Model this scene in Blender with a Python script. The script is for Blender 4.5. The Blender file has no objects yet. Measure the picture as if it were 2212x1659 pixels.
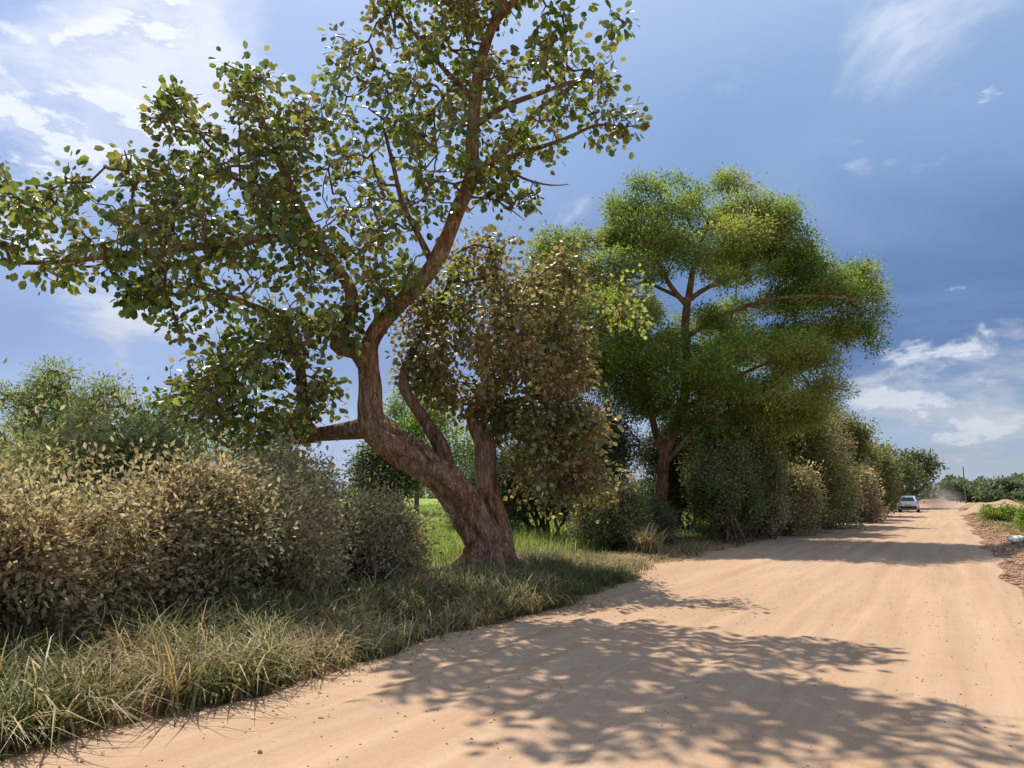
import bpy, math, random
import numpy as np
from mathutils import Vector, Matrix
random.seed(7); RNG = np.random.default_rng(7)
SC = bpy.context.scene
COL = SC.collection
R = math.radians

# ------------------------------------------------------------------ camera
F = 780.0; YAW = R(28.8); PIT = R(8.1); CAMH = 1.6
cd = bpy.data.cameras.new('camera'); cam = bpy.data.objects.new('camera', cd); COL.objects.link(cam)
cam.location = (0, 0, CAMH); cam.rotation_euler = (R(90) + PIT, 0, YAW)
cd.sensor_width = 36; cd.lens = F / 1024 * 36; cd.clip_start = 0.05; cd.clip_end = 3000
SC.camera = cam

# ------------------------------------------------------------------ light
SUNV = Vector((0.45, -0.49, -1.0)).normalized()      # the way the light travels
sl = bpy.data.lights.new('sun', 'SUN'); sun = bpy.data.objects.new('sun', sl); COL.objects.link(sun)
sun.rotation_euler = SUNV.to_track_quat('-Z', 'Y').to_euler()
sl.energy = 4.2; sl.angle = R(0.42); sl.color = (1.0, 0.93, 0.82)
EL = math.asin(-SUNV.z); ROT = math.atan2(-SUNV.x, -SUNV.y)
SC.view_settings.view_transform = 'Standard'; SC.view_settings.look = 'None'
SC.view_settings.exposure = 0.5; SC.view_settings.gamma = 1.0; SC.view_settings.use_curve_mapping = False

def cam_dir(px, py):
    """direction in the world of a point of the photograph (1024 wide)"""
    v = Vector(((px - 512) / F, -(py - 384) / F, -1.0))
    return (cam.rotation_euler.to_matrix() @ v)

def sky():
    w = bpy.data.worlds.new('World'); SC.world = w; w.use_nodes = True
    nt = w.node_tree; nt.nodes.clear(); N = nt.nodes.new; L = nt.links.new
    out = N('ShaderNodeOutputWorld'); bg = N('ShaderNodeBackground'); L(bg.outputs[0], out.inputs[0])
    bg.inputs[1].default_value = 0.12
    st = N('ShaderNodeTexSky'); st.sky_type = 'NISHITA'; st.sun_disc = False
    st.sun_elevation = EL; st.sun_rotation = ROT; st.dust_density = 1.5; st.air_density = 1.0
    tc = N('ShaderNodeTexCoord'); sp = N('ShaderNodeSeparateXYZ'); L(tc.outputs['Generated'], sp.inputs[0])
    def math_(op, a, b=None, clamp=False):
        m = N('ShaderNodeMath'); m.operation = op; m.use_clamp = clamp
        for i, s in enumerate((a, b)):
            if s is None: continue
            if isinstance(s, (int, float)): m.inputs[i].default_value = s
            else: L(s, m.inputs[i])
        return m.outputs[0]
    def mix(f, a, b):
        m = N('ShaderNodeMix'); m.data_type = 'RGBA'
        for s, i in ((f, 0), (a, 6), (b, 7)):
            if isinstance(s, (int, float)): m.inputs[i].default_value = s
            elif isinstance(s, tuple): m.inputs[i].default_value = (*s, 1)
            else: L(s, m.inputs[i])
        return m.outputs[2]
    def noise(vec, scale, det=6, rough=.55, dist=0.0):
        n = N('ShaderNodeTexNoise'); L(vec, n.inputs['Vector']); n.inputs['Scale'].default_value = scale
        n.inputs['Detail'].default_value = det; n.inputs['Roughness'].default_value = rough; n.inputs['Distortion'].default_value = dist
        return n.outputs['Fac']
    def ramp(v, stops):
        r = N('ShaderNodeValToRGB'); L(v, r.inputs[0]); e = r.color_ramp.elements
        while len(e) < len(stops): e.new(0.5)
        for q, (p, c) in zip(e, stops): q.position = p; q.color = (*c, 1) if isinstance(c, tuple) else (c, c, c, 1)
        r.color_ramp.interpolation = 'EASE'
        return r.outputs[0]
    zz = math_('MAXIMUM', sp.outputs[2], 0.0)
    den = math_('ADD', zz, 0.22)
    cx = N('ShaderNodeCombineXYZ'); L(math_('DIVIDE', sp.outputs[0], den), cx.inputs[0]); L(math_('DIVIDE', sp.outputs[1], den), cx.inputs[1])
    flat = cx.outputs[0]
    def spot(px, py, size, soft=1.0):
        d = cam_dir(px, py).normalized()
        v = N('ShaderNodeVectorMath'); v.operation = 'DISTANCE'; L(tc.outputs['Generated'], v.inputs[0]); v.inputs[1].default_value = d
        r = N('ShaderNodeMapRange'); L(v.outputs['Value'], r.inputs[0]); r.interpolation_type = 'SMOOTHSTEP'
        r.inputs[1].default_value = 0.0; r.inputs[2].default_value = size; r.inputs[3].default_value = 1; r.inputs[4].default_value = 0
        return r.outputs[0]
    K = 1 / 0.12
    k = lambda r, g, b: (r * K * .76, g * K * .76, b * K * .76)
    # a heavy blue rain cloud: its own colour runs from grey at the horizon through slate blue to paler blue above
    elev = ramp(zz, [(0.0, k(.38, .44, .52)), (0.07, k(.27, .37, .54)), (0.17, k(.038, .11, .31)), (0.27, k(.085, .175, .39)), (0.42, k(.19, .325, .59)), (0.62, k(.42, .56, .84)), (0.9, k(.50, .60, .82))])
    c = mix(0.88, st.outputs[0], elev)
    # broad soft variation
    n1 = noise(flat, 1.1, 5, .5, .3)
    c = mix(math_('MULTIPLY', ramp(n1, [(0.42, 0.0), (0.7, 1.0)]), 0.40), c, k(.42, .54, .76))
    # brighter thin cloud on the sun's side
    dv = N('ShaderNodeVectorMath'); dv.operation = 'DOT_PRODUCT'; L(tc.outputs['Generated'], dv.inputs[0]); dv.inputs[1].default_value = cam_dir(20, 60).normalized()
    side = ramp(dv.outputs['Value'], [(0.70, 0.0), (0.97, 1.0)])
    c = mix(math_('MULTIPLY', side, 0.50), c, k(.48, .61, .95))
    # white broken clouds
    n2 = noise(flat, 2.4, 9, .56, .35)
    bias = math_('ADD', math_('MULTIPLY', spot(85, 120, .40), .15), math_('MULTIPLY', spot(240, 30, .34), .13))
    bias = math_('ADD', bias, math_('MULTIPLY', spot(890, -20, .30), .15))
    bias = math_('ADD', bias, math_('MULTIPLY', spot(930, 400, .17), .12))
    bias = math_('ADD', bias, math_('MULTIPLY', spot(1050, 385, .13), .12))
    bias = math_('ADD', bias, math_('MULTIPLY', spot(110, 365, .16), .10))
    n2b = math_('ADD', n2, bias)
    m2 = ramp(n2b, [(0.60, 0.0), (0.80, 1.0)])
    n3 = noise(flat, 6.0, 6, .6)
    m2 = math_('MULTIPLY', m2, ramp(n3, [(0.25, .45), (0.6, 1.0)]))
    low = ramp(zz, [(0.0, k(.42, .46, .52)), (0.12, k(.56, .60, .67)), (0.30, k(.84, .88, 1.0))])
    c = mix(math_('MULTIPLY', m2, 0.85), c, low)
    # heaped clouds with lit heads and grey undersides
    mp = N('ShaderNodeMapping'); L(tc.outputs['Generated'], mp.inputs[0]); mp.inputs['Scale'].default_value = (1, 1, 2.4)
    q1 = noise(mp.outputs[0], 7.0, 9, .60, .2)
    b3 = math_('ADD', math_('MULTIPLY', spot(955, 405, .19), .25), math_('MULTIPLY', spot(60, 130, .30), .19))
    b3 = math_('ADD', b3, math_('MULTIPLY', spot(150, 60, .25), .06))
    m3 = ramp(math_('ADD', q1, b3), [(0.665, 0.0), (0.765, 1.0)])
    mq = N('ShaderNodeMapping'); L(tc.outputs['Generated'], mq.inputs[0]); mq.inputs['Scale'].default_value = (1, 1, 2.4); mq.inputs['Location'].default_value = (0, 0, .035)
    q2 = noise(mq.outputs[0], 7.0, 9, .60, .2)
    lit = ramp(math_('SUBTRACT', q1, q2), [(0.0, 0.0), (0.05, 1.0)])
    lowc = ramp(zz, [(0.0, k(.46, .50, .56)), (0.30, k(.58, .66, .86))]); hic = ramp(zz, [(0.0, k(.62, .65, .70)), (0.30, k(.90, .94, 1.05))])
    c = mix(math_('MULTIPLY', m3, .72), c, mix(lit, lowc, hic))
    L(c, bg.inputs[0])
sky()

# ------------------------------------------------------------------ helpers
DS = 1024 / 2212.0
def P(x, y, d):
    """point seen at (x, y) of the photograph (2212 px wide view), d metres ahead"""
    v = cam_dir(x * DS, y * DS)
    fwd = Vector((-math.sin(YAW), math.cos(YAW), 0))
    t = d / v.dot(fwd)
    return np.array(cam.location + v * t)

class MB:
    def __init__(s): s.v = []; s.f = []; s.a = []; s.n = 0
    def add(s, v, f, a=None):
        v = np.asarray(v, float).reshape(-1, 3); f = np.asarray(f, int)
        if len(f) == 0: return
        s.v.append(v); s.f.append(f + s.n); s.n += len(v)
        s.a.append(np.zeros(len(f)) if a is None else np.broadcast_to(a, (len(f),)))
    def mesh(s, name, mats, smooth=False):
        me = bpy.data.meshes.new(name)
        V = np.concatenate(s.v); me.vertices.add(len(V)); me.vertices.foreach_set('co', V.astype(np.float32).ravel())
        tot = np.concatenate([np.full(len(f), f.shape[1]) for f in s.f]); idx = np.concatenate([f.ravel() for f in s.f])
        me.loops.add(len(idx)); me.loops.foreach_set('vertex_index', idx.astype(np.int32))
        me.polygons.add(len(tot)); st = np.concatenate([[0], np.cumsum(tot)[:-1]])
        me.polygons.foreach_set('loop_start', st.astype(np.int32)); me.polygons.foreach_set('loop_total', tot.astype(np.int32))
        me.polygons.foreach_set('use_smooth', np.full(len(tot), smooth))
        at = me.attributes.new('rnd', 'FLOAT', 'FACE'); at.data.foreach_set('value', np.concatenate(s.a).astype(np.float32))
        me.update(calc_edges=True)
        for m in (mats if isinstance(mats, (list, tuple)) else [mats]): me.materials.append(m)
        return me
    def build(s, name, mat, parent=None, smooth=False, kind=None):
        me = s.mesh(name, mat, smooth); o = bpy.data.objects.new(name, me); COL.objects.link(o)
        if parent is not None:
            o.parent = parent; o.matrix_parent_inverse = Matrix.Translation(-parent.location)
        if kind: o['kind'] = kind
        return o

def thing(name, label, cat, loc, group=None):
    o = bpy.data.objects.new(name, None); COL.objects.link(o); o.location = loc; o.empty_display_size = .2
    o['label'] = label; o['category'] = cat
    if group: o['group'] = group
    return o
def tag(o, label, cat, group=None):
    o['label'] = label; o['category'] = cat
    if group: o['group'] = group
    return o

def unit(a): return a / np.maximum(np.linalg.norm(a, axis=-1, keepdims=True), 1e-9)
def vnoise(p, seed=0):
    """cheap smooth pseudo noise of points (N,3) -> (N,) in about -1..1"""
    r = np.random.default_rng(seed); o = np.zeros(len(p))
    for k in range(7):
        w = r.normal(size=3); w = w / np.linalg.norm(w) * (0.7 + 0.45 * k)
        o += np.sin(p @ w + r.uniform(0, 6.28)) / (1 + .35 * k)
    return o / 3.0

def spline(pts, rad, step=0.25):
    pts = np.asarray(pts, float); rad = np.asarray(rad, float)
    if len(pts) < 3:
        n = max(2, int(np.linalg.norm(pts[1] - pts[0]) / step)); t = np.linspace(0, 1, n)[:, None]
        return pts[0] * (1 - t) + pts[-1] * t, rad[0] * (1 - t[:, 0]) + rad[-1] * t[:, 0]
    P0 = np.vstack([2 * pts[0] - pts[1], pts, 2 * pts[-1] - pts[-2]]); o = []; ro = []
    for i in range(len(pts) - 1):
        a, b, c, d = P0[i:i + 4]; n = max(2, int(np.linalg.norm(c - b) / step))
        for t in np.linspace(0, 1, n, endpoint=False):
            o.append(.5 * ((2 * b) + (-a + c) * t + (2 * a - 5 * b + 4 * c - d) * t * t + (-a + 3 * b - 3 * c + d) * t ** 3))
            ro.append(rad[i] * (1 - t) + rad[i + 1] * t)
    o.append(pts[-1]); ro.append(rad[-1])
    return np.array(o), np.array(ro)

def tube(mb, pts, rad, sides=10, lump=0.0, seed=0, ridge=0.0, cap=True):
    pts = np.asarray(pts, float); n = len(pts)
    t = unit(np.gradient(pts, axis=0)); u = np.cross(t[0], [0.3, 1, .2]); u /= np.linalg.norm(u)
    rings = []
    ph = np.arange(sides) / sides * 2 * np.pi
    for i in range(n):
        u = u - t[i] * np.dot(u, t[i]); u /= np.linalg.norm(u); w = np.cross(t[i], u)
        rr = rad[i] * np.ones(sides)
        if ridge: rr = rr * (1 + ridge * np.sin(ph * 5 + .6 * np.sin(i * .5) + seed) + ridge * .6 * np.sin(ph * 9 + i * .35 + seed))
        ring = pts[i] + (np.cos(ph) * rr)[:, None] * u + (np.sin(ph) * rr)[:, None] * w
        rings.append(ring)
    V = np.concatenate(rings)
    if lump:
        ctr = np.repeat(pts, sides, axis=0); d = V - ctr
        V = ctr + d * (1 + lump * (vnoise(V * 3.0, seed) + .5 * vnoise(V * 9.0, seed + 1)))[:, None]
    i = np.arange(n - 1)[:, None] * sides; j = np.arange(sides)[None]; j2 = (j + 1) % sides
    f = np.stack([i + j, i + j2, i + sides + j2, i + sides + j], -1).reshape(-1, 4)
    mb.add(V, f)
    if cap:
        tip = pts[-1] + t[-1] * rad[-1] * .6
        vv = np.vstack([rings[-1], tip]); mb.add(vv, [[k, (k + 1) % sides, sides] for k in range(sides)])

# ------------------------------------------------------------------ materials
def new_mat(name):
    m = bpy.data.materials.new(name); m.use_nodes = True; nt = m.node_tree; nt.nodes.clear()
    return m, nt
def nodes(nt):
    N = nt.nodes.new; L = nt.links.new
    def noise(scale, det=5, rough=.6, vec=None, dist=0):
        n = N('ShaderNodeTexNoise'); n.inputs['Scale'].default_value = scale; n.inputs['Detail'].default_value = det
        n.inputs['Roughness'].default_value = rough; n.inputs['Distortion'].default_value = dist
        if vec is not None: L(vec, n.inputs['Vector'])
        return n.outputs['Fac']
    def ramp(v, stops, interp='LINEAR'):
        r = N('ShaderNodeValToRGB'); L(v, r.inputs[0]); e = r.color_ramp.elements
        while len(e) < len(stops): e.new(0.5)
        for q, (p, c) in zip(e, stops): q.position = p; q.color = (*c, 1) if isinstance(c, tuple) else (c, c, c, 1)
        r.color_ramp.interpolation = interp
        return r.outputs[0]
    def mix(f, a, b, bt='MIX'):
        m = N('ShaderNodeMix'); m.data_type = 'RGBA'; m.blend_type = bt
        for s, i in ((f, 0), (a, 6), (b, 7)):
            if isinstance(s, (int, float)): m.inputs[i].default_value = s
            elif isinstance(s, tuple): m.inputs[i].default_value = (*s, 1)
            else: L(s, m.inputs[i])
        return m.outputs[2]
    def math_(op, a, b=None, clamp=False):
        m = N('ShaderNodeMath'); m.operation = op; m.use_clamp = clamp
        for i, s in enumerate((a, b)):
            if s is None: continue
            if isinstance(s, (int, float)): m.inputs[i].default_value = s
            else: L(s, m.inputs[i])
        return m.outputs[0]
    def bump(h, strength=.5, dist=.02, nrm=None):
        b = N('ShaderNodeBump'); L(h, b.inputs['Height']); b.inputs['Strength'].default_value = strength; b.inputs['Distance'].default_value = dist
        if nrm is not None: L(nrm, b.inputs['Normal'])
        return b.outputs[0]
    def pos():
        return N('ShaderNodeNewGeometry').outputs['Position']
    def mapping(vec, scale=(1, 1, 1)):
        m = N('ShaderNodeMapping'); L(vec, m.inputs[0]); m.inputs['Scale'].default_value = scale; return m.outputs[0]
    def bsdf(col, rough=.8, spec=.3, nrm=None, metal=0):
        p = N('ShaderNodeBsdfPrincipled')
        if isinstance(col, tuple): p.inputs['Base Color'].default_value = (*col, 1)
        else: L(col, p.inputs['Base Color'])
        p.inputs['Roughness'].default_value = rough; p.inputs['Specular IOR Level'].default_value = spec; p.inputs['Metallic'].default_value = metal
        if nrm is not None: L(nrm, p.inputs['Normal'])
        return p
    def out(s): o = N('ShaderNodeOutputMaterial'); L(s, o.inputs[0])
    return N, L, noise, ramp, mix, math_, bump, pos, mapping, bsdf, out

def leaf_mat(name, stops, trans=.35, patch=None, pscale=1.2, patchramp=(.45, .62), rough=.55, spec=.35):
    """leaf colours picked per leaf, with broad patches of a second tone (dust, age)"""
    m, nt = new_mat(name); N, L, noise, ramp, mix, math_, bump, pos, mapping, bsdf, out = nodes(nt)
    a = N('ShaderNodeAttribute'); a.attribute_name = 'rnd'; a.attribute_type = 'GEOMETRY'
    oi = N('ShaderNodeObjectInfo')
    v = math_('FRACT', math_('ADD', a.outputs['Fac'], math_('MULTIPLY', oi.outputs['Random'], 1.0)))
    c = ramp(v, stops)
    if patch:
        pf = ramp(noise(pscale, 3, .6, pos()), [(patchramp[0], 0.0), (patchramp[1], 1.0)])
        v2 = ramp(math_('FRACT', math_('MULTIPLY', v, 7.3)), [(0, 0.35), (1, 1.0)])
        c = mix(math_('MULTIPLY', pf, v2), c, patch)
    b = bsdf(c, rough, spec)
    t = N('ShaderNodeBsdfTranslucent'); tcol = mix(1.0, c, (1.0, 1.0, .80) if ('dusty' in name or 'bush' in name or 'grass' in name) else (1.0, 1.0, .6), 'MULTIPLY'); L(tcol, t.inputs[0])
    ms = N('ShaderNodeMixShader'); ms.inputs[0].default_value = trans; L(b.outputs[0], ms.inputs[1]); L(t.outputs[0], ms.inputs[2])
    out(ms.outputs[0]); return m

def bark_mat(name, c1, c2, c3, scale=9, depth=.03):
    m, nt = new_mat(name); N, L, noise, ramp, mix, math_, bump, pos, mapping, bsdf, out = nodes(nt)
    p = pos(); st = mapping(p, (1, 1, .28))
    f = noise(scale, 7, .68, st, .6); g = noise(1.3, 3, .5, p)
    c = ramp(f, [(.34, c1), (.5, c2), (.66, c3)])
    c = mix(math_('MULTIPLY', ramp(g, [(.45, 0.), (.65, 1.)]), .5), c, c3)
    wv = N('ShaderNodeVectorMath'); wv.operation = 'ADD'; L(mapping(p, (1, 1, .16)), wv.inputs[0])
    nv = N('ShaderNodeTexNoise'); nv.inputs['Scale'].default_value = 6; L(p, nv.inputs['Vector']); sc = N('ShaderNodeVectorMath'); sc.operation = 'SCALE'; sc.inputs['Scale'].default_value = .16; L(nv.outputs['Color'], sc.inputs[0]); L(sc.outputs[0], wv.inputs[1])
    vo = N('ShaderNodeTexVoronoi'); vo.feature = 'DISTANCE_TO_EDGE'; vo.inputs['Scale'].default_value = scale * 1.35; L(wv.outputs[0], vo.inputs['Vector'])
    crack = ramp(vo.outputs['Distance'], [(.0, 0.), (.16, 1.)])
    c = mix(math_('MULTIPLY', math_('SUBTRACT', 1.0, crack), .32), c, c1)
    out(bsdf(c, .9, .15, bump(crack, .8, depth * .8, bump(f, .9, depth, bump(noise(60, 4, .6, p), .4, .006)))).outputs[0]); return m

def simple(name, col, rough=.6, spec=.4, var=.15, scale=8, metal=0, bmp=0.0):
    m, nt = new_mat(name); N, L, noise, ramp, mix, math_, bump, pos, mapping, bsdf, out = nodes(nt)
    n = noise(scale, 5, .6, pos()); d = tuple(x * (1 - var) for x in col); l = tuple(min(1, x * (1 + var)) for x in col)
    out(bsdf(ramp(n, [(.3, d), (.7, l)]), rough, spec, bump(n, .6, bmp) if bmp else None, metal).outputs[0]); return m

M = {}
M['leaf_main'] = leaf_mat('broad_leaf', [(0, (.055, .095, .025)), (.3, (.13, .19, .035)), (.6, (.25, .30, .055)), (.85, (.36, .37, .09)), (1, (.44, .42, .16))], .42, (.30, .20, .10), .9, (.48, .64), .36, .9)
M['leaf_main_dust'] = leaf_mat('dusty_broad_leaf', [(0, (.09, .10, .03)), (.4, (.22, .22, .07)), (.7, (.34, .31, .11)), (.92, (.46, .40, .18)), (1, (.60, .56, .25))], .42, (.40, .25, .12), 1.1, (.45, .62), .45, .6)
M['leaf_yellow'] = leaf_mat('young_yellow_leaf', [(0, (.28, .36, .06)), (.5, (.42, .48, .12)), (1, (.55, .54, .25))], .45)
M['leaf_bush'] = leaf_mat('dusty_bush_leaf', [(0, (.10, .10, .04)), (.2, (.24, .24, .09)), (.5, (.44, .38, .20)), (.8, (.66, .56, .34)), (1, (.78, .68, .46))], .52, (.56, .40, .25), .8, (.46, .62), .6, .3)
M['leaf_bush_green'] = leaf_mat('green_bush_leaf', [(0, (.09, .115, .03)), (.3, (.22, .26, .07)), (.65, (.38, .40, .14)), (1, (.64, .58, .32))], .48, (.56, .44, .22), .8, (.48, .66), .6, .3)
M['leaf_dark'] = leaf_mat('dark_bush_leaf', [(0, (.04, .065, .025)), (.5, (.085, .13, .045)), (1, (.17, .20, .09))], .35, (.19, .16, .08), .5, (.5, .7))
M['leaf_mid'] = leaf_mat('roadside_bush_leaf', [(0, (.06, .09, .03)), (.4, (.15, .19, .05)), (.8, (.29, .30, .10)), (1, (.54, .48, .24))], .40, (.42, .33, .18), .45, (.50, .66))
M['leaf_acacia'] = leaf_mat('feathery_leaflet', [(0, (.07, .14, .03)), (.35, (.18, .28, .055)), (.75, (.31, .41, .085)), (1, (.50, .55, .16))], .50, (.48, .45, .14), .28, (.48, .66))
M['leaf_pale'] = leaf_mat('pale_feathery_leaflet', [(0, (.13, .20, .06)), (.5, (.23, .31, .10)), (1, (.36, .41, .17))], .48, (.33, .33, .15), .5, (.45, .65))
M['leaf_far'] = leaf_mat('far_leaf', [(0, (.05, .085, .035)), (.5, (.11, .15, .05)), (1, (.20, .22, .08))], .35, (.22, .19, .10), .2, (.5, .7))
M['leaf_haze'] = leaf_mat('hazed_horizon_leaf', [(0, (.09, .13, .075)), (.5, (.16, .21, .11)), (1, (.24, .28, .15))], .35)  # paler greens: distance haze put into the leaf colour
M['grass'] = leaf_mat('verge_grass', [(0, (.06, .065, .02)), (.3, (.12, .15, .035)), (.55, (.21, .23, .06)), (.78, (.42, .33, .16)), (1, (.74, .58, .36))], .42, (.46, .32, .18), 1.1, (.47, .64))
M['grass_dark'] = leaf_mat('shaded_verge_grass', [(0, (.055, .08, .022)), (.5, (.13, .16, .04)), (.85, (.24, .23, .075)), (1, (.40, .32, .17))], .42, (.30, .24, .12), .9, (.45, .65))  # darker copy of the verge grass, shade put into its colour
M['grass_field'] = leaf_mat('field_grass', [(0, (.17, .24, .05)), (.5, (.30, .37, .075)), (1, (.44, .47, .15))], .5)
M['grass_dry'] = leaf_mat('dry_grass', [(0, (.26, .20, .08)), (.5, (.46, .36, .17)), (1, (.68, .56, .33))], .4)
M['dead'] = simple('dead_twig', (.42, .33, .23), .9, .1) 
M['bark'] = bark_mat('reddish_bark', (.09, .042, .024), (.33, .165, .088), (.58, .38, .24))
M['bark_dark'] = bark_mat('dark_bark', (.08, .04, .026), (.23, .12, .075), (.40, .25, .17))
M['bark_grey'] = bark_mat('grey_brown_bark', (.07, .04, .026), (.21, .125, .08), (.38, .26, .18), 6)

# ------------------------------------------------------------------ ground
def bend(y):  return np.where(y > 70, ((y - 70) / 60.0) ** 2 * 1.1, 0.0)
def edge_l(y):
    y = np.asarray(y, float)
    e = -5.0 - .75 / (1 + np.exp(-(y - 14.5) * 1.6)) + .10 * np.sin(y * 1.3 + 1) + .06 * np.sin(y * 3.1) + .04 * np.sin(y * 7.7 + 2)
    return e + bend(y)
def edge_r(y):
    y = np.asarray(y, float)
    return .98 + .12 * np.sin(y * .6) + .07 * np.sin(y * 1.9 + 2) + bend(y)
def sst(a, b, x): t = np.clip((x - a) / (b - a), 0, 1); return t * t * (3 - 2 * t)
def gz(x, y):
    x = np.asarray(x, float); y = np.asarray(y, float); b = bend(y)
    xl = x - b
    h = .14 * (1 - sst(-7.6, -5.3, xl)) + .03 * np.sin(x * 1.1 + y * .7) * (1 - sst(-7.0, -5.2, xl))
    h += .16 * np.exp(-((xl - 2.2) / .75) ** 2) * (1 + .35 * np.sin(y * 1.1) + .2 * np.sin(y * 2.7)) * sst(.9, 1.6, xl)
    h += -.10 * sst(2.6, 4.2, xl) + .05 * np.sin(x * .6 + y * .5) * sst(2.6, 4, xl)
    return h
def grid_sheet(xs, ys, zf):
    X, Y = np.meshgrid(xs, ys); Z = zf(X, Y); V = np.stack([X, Y, Z], -1).reshape(-1, 3)
    nx = len(xs); ny = len(ys); i = np.arange(ny - 1)[:, None] * nx + np.arange(nx - 1)[None]
    return V, np.stack([i, i + 1, i + nx + 1, i + nx], -1).reshape(-1, 4)

def ground_mat():
    m, nt = new_mat('soil_and_field'); N, L, noise, ramp, mix, math_, bump, pos, mapping, bsdf, out = nodes(nt)
    p = pos(); s = N('ShaderNodeSeparateXYZ'); L(p, s.inputs[0])
    n = noise(.9, 6, .6, p); f = noise(14, 5, .6, p)
    sand = ramp(f, [(.3, (.27, .15, .09)), (.7, (.38, .23, .14))])
    soil = ramp(n, [(.35, (.10, .085, .04)), (.6, (.17, .15, .06))])
    field = ramp(noise(.12, 5, .6, p), [(.35, (.17, .24, .045)), (.65, (.27, .33, .08))])
    xx = math_('ADD', s.outputs[0], math_('MULTIPLY', n, 1.2))
    left = ramp(math_('MULTIPLY', math_('ADD', xx, 10.0), .1), [(.30, 0.), (.48, 1.)])      # 0 = verge soil, 1 = sand
    right = ramp(math_('MULTIPLY', xx, .1), [(.26, 0.), (.38, 1.)])
    c = mix(left, soil, sand)
    far = ramp(math_('MULTIPLY', math_('ADD', xx, 40.0), .025), [(.55, 1.), (.78, 0.)])
    c = mix(far, c, field)
    rg = ramp(n, [(.35, (.20, .20, .07)), (.55, (.34, .27, .13)), (.7, (.22, .25, .08))])
    c = mix(right, c, rg)
    out(bsdf(c, .95, .1, bump(f, .7, .05)).outputs[0]); return m
def road_mat():
    m, nt = new_mat('sandy_road'); N, L, noise, ramp, mix, math_, bump, pos, mapping, bsdf, out = nodes(nt)
    p = pos()
    big = noise(.35, 4, .55, mapping(p, (1, .35, 1))); streak = noise(2.2, 6, .62, mapping(p, (1.6, .07, 1)), .4); fine = noise(42, 5, .65, p); med = noise(3.0, 6, .6, p, .5)
    c = ramp(big, [(.32, (.42, .275, .170)), (.68, (.50, .345, .228))])
    c = mix(math_('MULTIPLY', ramp(streak, [(.40, 0.), (.62, 1.)]), .6), c, (.37, .23, .13))
    c = mix(math_('MULTIPLY', ramp(med, [(.50, 0.), (.70, 1.)]), .35), c, (.48, .33, .22))
    c = mix(math_('MULTIPLY', ramp(fine, [(.30, 1.), (.48, 0.)]), .35), c, (.28, .16, .095))
    sp = N('ShaderNodeTexVoronoi'); sp.inputs['Scale'].default_value = 9.0; L(p, sp.inputs['Vector'])
    spots = ramp(sp.outputs['Distance'], [(.05, 1.), (.11, 0.)]); keep = ramp(noise(1.7, 2, .5, p), [(.52, 0.), (.60, 1.)])
    c = mix(math_('MULTIPLY', math_('MULTIPLY', spots, keep), .55), c, (.22, .12, .07))
    h = bump(streak, .30, .03, bump(med, .35, .03, bump(fine, .5, .006)))
    out(bsdf(c, .95, .12, h).outputs[0]); return m

nl = lambda a, b, n: list(np.linspace(a, b, n, endpoint=False))
xs = nl(-900, -200, 8) + nl(-200, -60, 10) + nl(-60, -14, 24) + nl(-14, 7, 130) + nl(7, 40, 24) + nl(40, 200, 10) + nl(200, 900, 8) + [900]
ys = nl(-300, -30, 10) + nl(-30, -2, 16) + nl(-2, 40, 200) + nl(40, 130, 100) + nl(130, 400, 30) + nl(400, 1500, 12) + [1500]
g = MB()
def terrain(X, Y):
    # beneath the road the soil stays a little lower than the road sheet
    return gz(X, Y) + .012 * np.sin(X * 9 + Y * 5) * ((X - bend(Y) < -5.9) | (X - bend(Y) > 1.5)) - .03 * ((X - bend(Y) > -4.3) & (X - bend(Y) < .6))
V, Fc = grid_sheet(np.array(xs), np.array(ys), terrain); g.add(V, Fc)
o = g.build('ground', ground_mat(), smooth=True, kind='structure')

rm = MB(); ry = np.array(nl(-8, 30, 420) + nl(30, 130, 260) + nl(130, 420, 60) + [420]); sx = np.linspace(0, 1, 120)
XX = edge_l(ry)[:, None] * (1 - sx) + edge_r(ry)[:, None] * sx; YY = np.repeat(ry[:, None], 120, 1)
def road_h(x, y):
    b = bend(y); xl = x - b
    h = 0.004 + gz(x, y)
    inner = sst(-5.4, -4.6, xl) * (1 - sst(.3, 1.0, xl))
    for c0, w, a in ((-3.6, .22, .016), (-2.1, .22, .018), (-1.3, .16, .010), (.1, .25, .014), (-4.3, .15, .008)):
        q = xl - c0 - .15 * np.sin(y * .17 + c0)
        h = h + inner * a * 1.5 * (np.exp(-((np.abs(q) - w * 1.5) / (w * .7)) ** 2) * .8 - np.exp(-(q / w) ** 2) * .5)
    h = h + .010 * inner * (np.sin(x * 2.1 + y * .9) + np.sin(x * 5 - y * 1.7) * .5 + .4 * np.sin(y * 6 + x * 3)) * .6 + .010
    h = h + .014 * (1 - inner) * 0
    return h
ZZ = road_h(XX, YY); V = np.stack([XX, YY, ZZ], -1).reshape(-1, 3); nx = 120
i = np.arange(len(ry) - 1)[:, None] * nx + np.arange(nx - 1)[None]
rm.add(V, np.stack([i, i + 1, i + nx + 1, i + nx], -1).reshape(-1, 4)); rm.build('road', road_mat(), smooth=True, kind='structure')

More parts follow.
